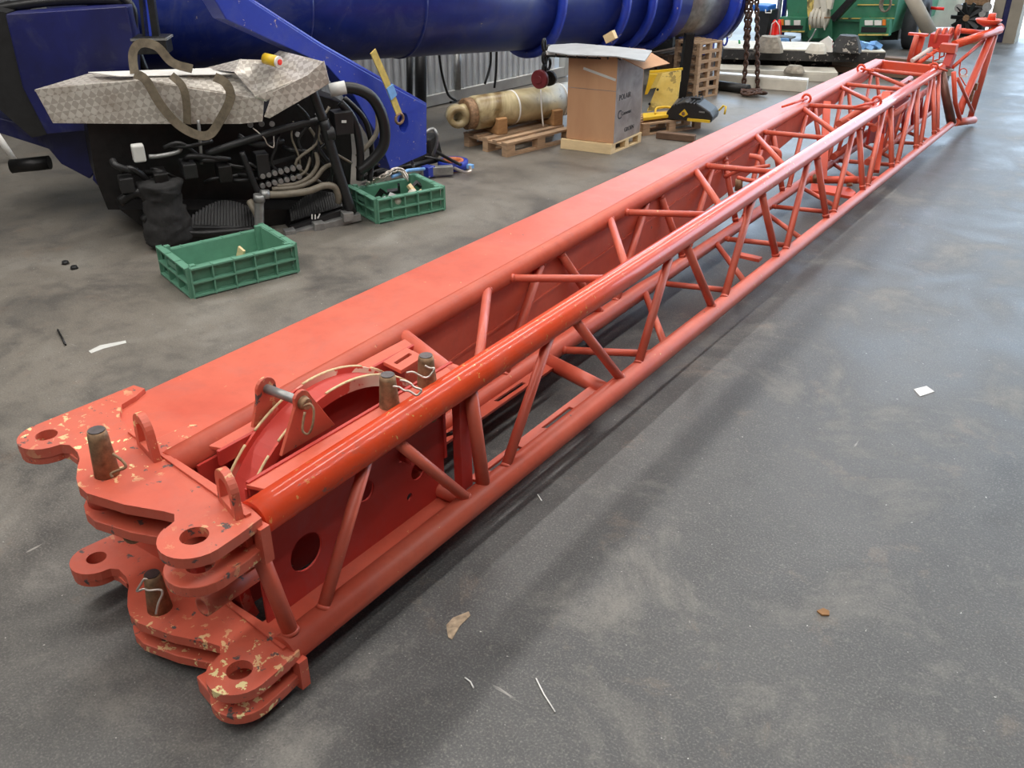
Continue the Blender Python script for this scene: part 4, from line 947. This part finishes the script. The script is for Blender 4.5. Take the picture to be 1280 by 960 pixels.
# black floor machine
fm = thing('floor_cleaning_machine', (-3.45, 7.75, .12), 'black domed compactor hood with yellow trim on the low pallet', 'machine')
mc = Z(864, 147, .115); mr = Matrix.Rotation(R(12), 3, 'Z')
prof = [(-.19, 0), (.21, 0), (.22, .05), (.19, .09), (.08, .15), (-.04, .16), (-.15, .12), (-.20, .05)]
put('hood', B().prism(prof, [], lambda u, v, t: mc + mr @ Vector((u, t, v)), -.13, .13), BLK, fm, .012)
for k in range(7): put('hood_rib', B().bar(mc + mr @ Vector((-.12 + k * .03, -.132, .125 + .006 * k if k < 4 else .15)), mc + mr @ Vector((-.12 + k * .03, .13, .135 + .006 * k if k < 4 else .165)), .010, .02), BLKG, fm)
put('yellow_bumper', B().box(mc + mr @ Vector((.10, -.14, .012)), (.20, .02, .022), mr), YEL, fm)
put('badge', slab([mc + mr @ Vector(v) for v in ((-.08, -.133, .05), (-.035, -.133, .03), (.0, -.133, .055), (-.035, -.133, .10))], mr @ Vector((0, -1, 0)), .008), YEL, fm)
put('hood_mark', B().box(mc + mr @ Vector((.12, -.133, .085)), (.05, .004, .012), mr), GREY, fm)
put('badge_centre', B().tube(mc + mr @ Vector((-.04, -.14, .06)), mc + mr @ Vector((-.04, -.146, .06)), .016, None, 12), RUST, fm)
put('grip_slot', B().box(mc + mr @ Vector((.03, 0, .172)), (.09, .05, .012), mr), RUB, fm)
put('carry_handle', B().path([mc + mr @ Vector(v) for v in ((.22, .10, .06), (.25, .13, .10), (.28, .10, .10), (.28, .07, .04))], .009, 8), YEL, fm)
text(fm, 'MIKASA', mc + mr @ Vector((.08, -.132, .07)), mr @ Vector((1, 0, 0)), .022, GREY, mr @ Vector((0, -1, 0))) if False else None
solo('timber_block', B().box((-3.58, 7.42, .03), (.34, .07, .055), Quaternion((0, 0, 1), R(12))), WOODD, 'short dark timber block lying before the low pallet', 'timber', (-3.62, 7.42, 0), None, .004)

# stacks of pallets
for k in range(6):
    pallet(tuple(Z(869, 124, 0)[:2]), (.30, 1), .34, .34, .089, ('weathered pallet at the bottom of the right-hand stack under the boom end', 'pallet second from the bottom of the right-hand stack', 'pallet third from the bottom of the right-hand stack', 'pallet third from the top of the right-hand stack', 'pallet second from the top of the right-hand stack', 'pallet on top of the right-hand stack under the boom end')[k], WOOD, .091 * k, 'stacked pallets right')
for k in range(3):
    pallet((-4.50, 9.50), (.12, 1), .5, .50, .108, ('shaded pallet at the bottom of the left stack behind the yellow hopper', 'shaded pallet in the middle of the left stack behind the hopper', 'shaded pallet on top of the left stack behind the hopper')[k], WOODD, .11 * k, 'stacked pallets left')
solo('black_post', B().bar(Z(851, 122, 0), Y(862, 42, 9.0), .09, .06), BLKG, 'rough black steel post standing before the pallet stacks', 'post', tuple(Y(852, 118, 9.0)))

# hanging chains
def hangchain(top_, bot, lab, r=.035):
    top_, bot = Vector(top_), Vector(bot); t = thing('hanging_chain', tuple(bot), lab, 'chain', 'hanging chains'); n = int((top_ - bot).length / .042)
    for i in range(n):
        c = top_.lerp(bot, (i + .5) / n); s_ = Vector((1, 0, 0)) if i % 2 else Vector((0, 1, 0))
        put('link', B().path([c + Vector((0, 0, math.cos(a))) * .030 + s_ * math.sin(a) * .019 for a in [k * math.pi / 4 for k in range(8)]], .012, 6, closed=True), CHAIN, t)
hangchain(Y(940, -6, 9.7), Y(929, 114, 9.7), 'rusty chain hanging on the left of the pair to the floor')
hangchain(Y(946, -6, 9.9), Y(947, 114, 9.9), 'rusty chain hanging on the right of the pair to the floor')
hangchain(Y(934, -6, 9.8), Y(932, 60, 9.8), 'short rusty chain doubled beside the left hanging chain')
lh = B(); c0 = Z(940, 116, .03)
for i in range(10): a = i * .7; p_ = c0 + Vector((math.cos(a) * .12 * (i / 10), math.sin(a) * .1, .01)); lh.path([p_ + Vector((math.cos(t) * .05, math.sin(t) * .03, math.sin(t + i) * .015)) for t in [k * math.pi / 4 for k in range(8)]], .014, 6, closed=True)
o = solo('chain_heap', lh, CHAIN, 'heap of rusty chain lying at the foot of the hanging chains', 'chain', tuple(c0)); o['kind'] = 'stuff'
gr = solo('green_rope', B().path(smooth_line([Y(924, 50, 10.95), Y(925, 70, 10.95), Y(917, 82, 10.95), Y(915, 72, 10.95), Y(920, 60, 10.95)], 4), .012, 8), GREENR, 'green rope loop hanging left of the chains', 'rope', tuple(Y(917, 82, 10.95)))
solo('black_pipe', B().tube(Z(880, 104, .05), Z(936, 112, .05), .05), BLKG, 'black pipe lying on the floor behind the pallet stack', 'pipe', tuple(Z(905, 108, 0)))

# concrete beams and slabs
def beam(p, q, zb, h, dep, body, top, name, lab, grp):
    p = Z(*p, zb); q = Z(*q, zb); d = (q - p).normalized(); n = Vector((-d.y, d.x, 0)); up = Vector((0, 0, 1)); L = (q - p).length
    rt = Matrix((d, n, up)).transposed(); c = p + d * L / 2 + n * dep / 2
    t = thing(name, tuple(c), lab, 'beam' if 'beam' in name else 'slab', grp)
    put('slab_body', B().box(c + up * (h - .012) / 2, (L, dep, h - .012), rt), body, t, .006)
    put('slab_top', B().box(c + up * (h - .006), (L - .006, dep - .006, .012), rt), top, t)
    return t
beam((893, 107), (1007, 116), 0, .13, .13, CONC, WHITE, 'concrete_beam', 'white square beam lying nearest on the floor behind the jib', 'pale beams on the floor')
beam((893, 98), (1046, 103), 0, .10, .36, CONC, CONC, 'concrete_slab', 'wide pale slab behind the white square beam', 'pale beams on the floor')
beam((893, 86), (1090, 91), 0, .155, .5, CONCD, CONC, 'concrete_slab', 'lower speckled black slab lying behind the wide pale slab', 'black fronted slabs')
beam((903, 74), (1105, 79), .16, .125, .6, CONCD, CONC, 'concrete_slab', 'upper black fronted slab at the back of the slab pile', 'black fronted slabs')
def rock(c, sx, sy, sz, lab, mat=CONCG):
    b_ = B(); c = Vector(c); rr_ = random.Random(hash(lab) % 97 if False else len(lab))
    b_.lathe([(sx * 1.0, 0), (sx * .95, sz * .3), (sx * .75, sz * .75), (sx * .6, sz), (.001, sz * 1.02)], lambda x, y, h: c + Vector((x * (1 + .1 * math.sin(y * 60)), y * sy / sx * (1 + .1 * math.sin(x * 50)), h)), 12, False)
    solo('concrete_lump', b_, mat, lab, 'concrete lump', tuple(c))
rock(Z(993, 90, .10), .12, .10, .07, 'pale rounded concrete lump on the wide pale slab')
rock(Z(961, 64, .285), .17, .15, .16, 'rough concrete lump on the left end of the black slab')
rock(Z(1058, 64, .285), .17, .15, .17, 'dark topped concrete lump on the right part of the black slab', CONCD)
timb = B()
for k, (z_, x0) in enumerate(((.05, 0), (.12, .03), (.19, 0))):
    p_ = Z(1072, 68, .2); solo('old_timber', B().box((p_.x + .40 + x0, p_.y - .1, z_ + .0), (1.3, .14, .065), Quaternion((0, 0, 1), R(4))), WOODG if k % 2 else WOODD, ('lowest grey timber of the pile behind the jib tip', 'middle timber of the pile behind the jib tip', 'topmost dark timber of the pile behind the jib tip')[k], 'timber', (p_.x + .4, p_.y, z_ - .03), 'timber pile behind the jib tip')
# red and white warning plate, blue bits, cone, bin
yw = Z(1033, 65, .287).y
wp = thing('warning_plate', tuple(Z(1033, 64, .285)), 'red and white striped warning plate standing before the green truck', 'sign')
put('plate', slab([Y(1025, 52, yw), Y(1036, 45, yw), Y(1041, 50, yw), Y(1041, 65, yw), Y(1024, 65, yw)], (0, -1, 0), .02), WHITE, wp)
for k in range(2): put('red_stripe', slab([Y(1026, 52 + 6 * k, yw - .01), Y(1041, 50.5 + 6 * k, yw - .01), Y(1041, 53.5 + 6 * k, yw - .01), Y(1026, 55 + 6 * k, yw - .01)], (0, -1, 0), .006), plain('faded_red_stripe_%d' % k, srgb(190, 90, 90), .5), wp)
rock(Z(1020, 66, .285), .12, .10, .10, 'pale rubble lump leaning against the striped plate', CONC)
b_ = B(); c0 = Z(1084, 60, .30)
for i in range(4): b_.box(c0 + Vector((.05 * i - .08, .02 * i, .03 * (i % 2))), (.12, .10, .05), Quaternion((0, .3, 1), i * .8))
o = solo('blue_gloves', b_, BLUEPL, 'crumpled light blue cloth lying on the timbers by the truck', 'cloth', tuple(c0)); o['kind'] = 'stuff'
ss = thing('steel_stool', tuple(Z(980, 64, .3)), 'small brown steel trestle with a light blue box under the truck corner', 'trestle')
put('top', B().box(Y(981, 46, 12.5), (.24, .15, .02)), GREY, ss)
for px in (972, 987): put('leg', B().bar(Y(px, 47, 12.5), Y(px, 60, 12.5), .03, .03), RUST, ss)
solo('blue_box', B().box(Y(981, 54, 12.4), (.09, .08, .12)), BLUEPL, 'light blue box standing inside the steel trestle', 'box', tuple(Y(981, 60, 12.4)))
bn = thing('waste_bin', tuple(Z(955, 52, 0)), 'dark grey waste bin with a bright blue lid behind the chains', 'bin')
put('bin_body', slab([Y(946, 13, 12.9), Y(963, 13, 12.9), Y(958, 46, 12.9), Y(944, 52, 12.9)], (0, 1, 0), .3), BLK, bn, .01)
put('bin_lid', B().box(Y(955, 9, 13.05), (.24, .32, .08)), TARP, bn, .02)
put('bin_handle', B().path([Y(957, 12, 12.88), Y(957, 16, 12.85), Y(964, 16, 12.85), Y(964, 12, 12.88)], .008, 6), WHITE, bn)
cn = thing('traffic_cones', tuple(Y(968, 44, 12.9)), 'bright red road cone pair with pale rims left of the green truck', 'cone')
for px in (966, 972): put('cone', B().lathe([(.055, 0), (.05, .02), (.03, .16), (.012, .20)], lambda x, y, h: Y(px, 44, 12.9) + Vector((x, y, h)), 14), REDPL, cn)
put('pale_rim', B().path([Y(963, 44, 12.85), Y(965, 30, 12.85), Y(970, 26, 12.85), Y(974, 32, 12.85), Y(975, 44, 12.85)], .008, 6), WHITE, cn)
for px, mm, lab in ((973, GREY, 'tall grey steel profile standing left of the truck'), (980, BLUE, 'tall dark blue steel profile leaning beside the grey one')):
    solo('steel_profile', B().bar(Y(px - 3, 44, 13.3), Y(px + 3, -8, 13.3), .06, .05), mm, lab, 'profile', tuple(Y(px - 3, 44, 13.3)))

# ------------------------------------------------------------------ green truck
tr = thing('mobile_crane_truck', (-4.2, 13.8, 0), 'green mobile crane carrier seen from its front at the back of the hall', 'crane truck')
yT = 13.2
PT = lambda px, py: (lambda v: (v.x, v.z))(Y(px, py, yT))
body = [PT(982, -25), PT(1128, -25), PT(1119, 20), PT(1113, 42), PT(1100, 44), PT(1078, 42), PT(1076, 28), PT(1040, 26), PT(1040, 48), PT(1010, 48), PT(1005, 42), PT(980, 40), PT(984, 20)]
put('cab_body', B().prism(body, [], fxz, yT, yT + 2.2), GREEN, tr, .01)
put('lower_panel', B().prism([PT(1000, 20), PT(1090, 20), PT(1095, 52), PT(1000, 52)], [], fxz, yT + .08, yT + .3), GREEN, tr)
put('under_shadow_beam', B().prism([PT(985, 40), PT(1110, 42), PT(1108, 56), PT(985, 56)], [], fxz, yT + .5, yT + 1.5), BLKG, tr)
for x0, x1, y0, y1 in ((979, 1012, 20, 40), (1078, 1116, 22, 44)):
    put('bumper_box', B().prism([PT(x0, y0), PT(x1, y0 + 1), PT(x1 - 2, y1), PT(x0 - 1, y1 - 1)], [], fxz, yT - .12, yT), GREEN, tr, .006)
    put('bumper_slot', B().prism([PT(x0 + 3, y0 + 10), PT(x1 - 4, y0 + 11), PT(x1 - 5, y1 - 5), PT(x0 + 2, y1 - 5)], [], fxz, yT - .135, yT - .12), BLK, tr)
    put('bumper_edge', B().bar((PT(x0 - 1, y1 - 2)[0], yT - .13, PT(x0 - 1, y1 - 2)[1]), (PT(x1 - 2, y1 - 2)[0], yT - .13, PT(x1 - 2, y1 - 2)[1]), .02, .015), YELD, tr)
for c0_, c1_ in ((986, 992), (997, 1005), (1085, 1095), (1097, 1106)):
    l_ = put('headlight', B().prism([PT(c0_, 24), PT(c1_, 24), PT(c1_, 30), PT(c0_, 30)], [], fxz, yT - .14, yT - .12), WHITE, tr)
for c0_, c1_ in ((981, 984), (1107, 1111)): put('indicator', B().prism([PT(c0_, 23), PT(c1_, 23), PT(c1_, 30), PT(c0_, 30)], [], fxz, yT - .14, yT - .12), ORGL, tr)
for py in (6, 23): put('trim_line', B().bar(Y(1042 if py > 10 else 1072, py, yT - .01), Y(1118, py, yT - .01), .012, .012), YELD, tr)
put('tyre', B().hollow((-3.38, 13.75, .33), (-3.20, 13.75, .33), .34, .19, 32), TYRE, tr)
put('wheel_rim', B().hollow((-3.36, 13.75, .33), (-3.22, 13.75, .33), .20, .13, 28).tube((-3.34, 13.75, .33), (-3.24, 13.75, .33), .08, None, 16), YELD, tr)
cb_ = B(); cc0 = Y(1108, 4, yT - .1)
for i in range(3): cb_.path([cc0 + Vector((math.cos(t) * (.05 + .01 * i), -.02 * i, math.sin(t) * .10)) for t in [k * math.pi / 6 for k in range(12)]], .012, 6, closed=True)
put('rope_coil', cb_, HOSEG, tr)
# hook block in front of the truck
hk = thing('hook_block', tuple(Y(1020, 35, 12.9)), 'weathered pale steel hook block hanging before the green truck', 'hook block')
for s_ in (-1, 1):
    put('cheek_plate', slab([Y(1020 + s_ * 4, -6, 12.85), Y(1020 + s_ * 11, -6, 12.85), Y(1021 + s_ * 12, 14, 12.85), Y(1021 + s_ * 9, 38, 12.85), Y(1021 + s_ * 7, 22, 12.85)], (0, 1, 0), .05), YELD if s_ < 0 else CONC, hk)
put('hook_head', slab([Y(1010, -6, 12.9), Y(1042, -6, 12.9), Y(1038, 12, 12.9), Y(1026, 9, 12.9), Y(1016, 12, 12.9)], (0, 1, 0), .08), CONC, hk)
for px in (1017, 1022, 1027, 1032): put('sheave', B().hollow(Y(px, 22, 12.95) - Vector((.02, 0, 0)), Y(px, 22, 12.95) + Vector((.02, 0, 0)), .13, .06, 20), CONC, hk)
put('cross_bolt', B().tube(Y(1010, 22, 12.84), Y(1038, 22, 12.84), .01), RUST, hk)
put('hook_arm', B().bar(Y(1070, -6, 12.95), Y(1042, 24, 12.95), .14, .08), BLKG, hk)
solo('steel_cable', B().path(smooth_line([Y(1020, 36, 12.8), Y(1012, 50, 12.75), Y(1000, 58, 12.7), Y(975, 60, 12.6)], 5), .010, 6), GREY, 'grey steel cable curving from the hook block to the floor', 'cable', tuple(Y(975, 60, 12.6)))
# things by the opening
solo('slanting_strut', B().tube(Y(1163, 42, 13.0), Y(1136, -10, 13.0), .085), COLM, 'thick tan tube slanting down behind the jib tip', 'tube', tuple(Y(1163, 42, 13.0)))
sd = thing('white_backdrop', tuple(Y(1190, 34, 15.6)), 'white and light blue vehicle side standing in the opening', 'backdrop')  # plain white slab with a light blue strip, filling the opening behind the engine
put('panel', slab([Y(1158, -8, 15.6), Y(1230, -8, 15.6), Y(1228, 34, 15.6), Y(1160, 34, 15.6)], (0, 1, 0), .3), WHITE, sd, .02)
put('blue_stripe', slab([Y(1158, -8, 15.59), Y(1166, -8, 15.59), Y(1162, 30, 15.59), Y(1156, 30, 15.59)], (0, 1, 0), .02), BLUEPL, sd)
rl = solo('red_lever', B().tube(Y(1163, 10, 14.0), Y(1180, 11, 14.0), .02), REDPL, 'small bright red bar beside the white vehicle', 'bar', tuple(Y(1170, 11, 14.0)))
eg = thing('engine_block', tuple(Z(1215, 42, 0)), 'old diesel engine with a black radial fan standing in the opening', 'engine')
ye = 14.6
fc = Y(1209, 22, ye)
put('engine_body', B().box(fc + Vector((.02, .22, -.05)), (.36, .26, .40)), BLKG, eg, .02)
put('engine_top', B().box(fc + Vector((.05, .2, .20)), (.30, .18, .10)), RUST, eg, .01)
put('fan_hub', B().tube(fc, fc + Vector((0, -.08, 0)), .05, .04, 16), RUST, eg)
for k in range(10):
    a = k * math.pi / 5; d = Vector((math.cos(a), 0, math.sin(a))); put('fan_blade', B().bar(fc + Vector((0, -.05, 0)) + d * .04, fc + Vector((0, -.05, 0)) + d * .20, .055, .012, Vector((0, 1, .0)).cross(d) * .6 + Vector((0, 1, 0))), BLK, eg)
for px, py, r_ in ((1234, 9, .06), (1228, 17, .045), (1198, 10, .05)): put('pulley', B().tube(Y(px, py, ye), Y(px, py, ye - .06), r_, None, 16), GREY, eg)
put('engine_stand', B().box(fc + Vector((0, .2, -.33)), (.6, .35, .12)), RUST, eg)
cl = thing('steel_column', (-2.3, 14.95, 0), 'concrete and blue painted hall column at the opening in the top right', 'column')
pc0, pc1 = Z(1246, 51, 0), Z(1259, 52, 0)
put('column_side', B().box((pc0.x - .05, pc0.y, 1.5), (.14, .3, 3.0)), COLM, cl)
put('column_face', B().box((pc0.x + .055, pc0.y + .03, 1.5), (.09, .3, 3.0)), NAVY, cl)
put('column_side', B().box((pc0.x + .17, pc0.y, 1.5), (.15, .3, 3.0)), COLM, cl)

# small litter on the floor
c = Z(1155, 489, .002); solo('paper_scrap', B().prism([tuple(Z(*p_, 0)[:2]) for p_ in ((1142, 487), (1158, 483), (1168, 490), (1150, 496))], [], fxy, .001, .003), PAPER, 'small white paper scrap on the floor right of the jib', 'paper', tuple(c))
b_ = B(); c = Z(1030, 766, 0)
b_.prism([(c.x + x_, c.y + y_2) for x_, y_2 in ((-.02, -.01), (.0, -.018), (.018, -.006), (.012, .012), (-.008, .014))], [], fxy, .001, .006); solo('dry_leaf', b_, LEAF, 'small dry brown leaf on the floor at lower right', 'leaf', tuple(c))
for px, py, lab in ((82, 330, 'dark metal scrap nearest on the floor left of the empty crate'), (93, 336, 'dark round scrap beside the other one left of the empty crate')):
    c = Z(px, py, 0); solo('floor_scrap', B().tube(c + Vector((0, 0, .001)), c + Vector((0, 0, .018)), .022, .018, 10), BLK, lab, 'scrap piece', tuple(c), 'scraps left of the empty crate')
c = Z(75, 420, 0); solo('steel_rod_offcut', B().tube(Z(72, 412, .006), Z(82, 431, .006), .005, None, 8), BLKG, 'thin dark stick lying on the floor at the left', 'stick', tuple(c))
c = Z(135, 435, 0); solo('pale_smear', B().prism([tuple(Z(a, b2, 0)[:2]) for a, b2 in ((111, 439), (125, 432), (157, 426), (158, 429), (130, 436), (114, 442))], [], fxy, .0005, .002), LGREY, 'pale thin smear on the floor at the left', 'strip', tuple(c))  # thin pale polygon laid down as a whitish smear on the concrete
c = Z(572, 785, 0); solo('dried_mud', B().prism([tuple(Z(a, b2, 0)[:2]) for a, b2 in ((558, 782), (566, 773), (586, 765), (588, 770), (575, 783), (565, 800), (560, 797))], [], fxy, .0005, .003), plain('dried_mud_colour', srgb(160, 140, 116), .9, 0, .4, 30), 'patch of dried mud on the floor right of the jib butt', 'mud', tuple(c))
for pts, lab in ((((581, 847), (588, 852), (592, 860)), 'curved white shaving on the floor near the dried mud'), (((670, 848), (680, 868), (694, 890)), 'long pale scratch-like straw on the floor at the bottom middle'), (((672, 618), (677, 626)), 'short white thread on the floor close to the jib')):
    solo('pale_shaving', B().path([Z(a, b2, .003) for a, b2 in pts], .0022, 5), WHITE, lab, 'shaving', tuple(Z(*pts[0], 0)))
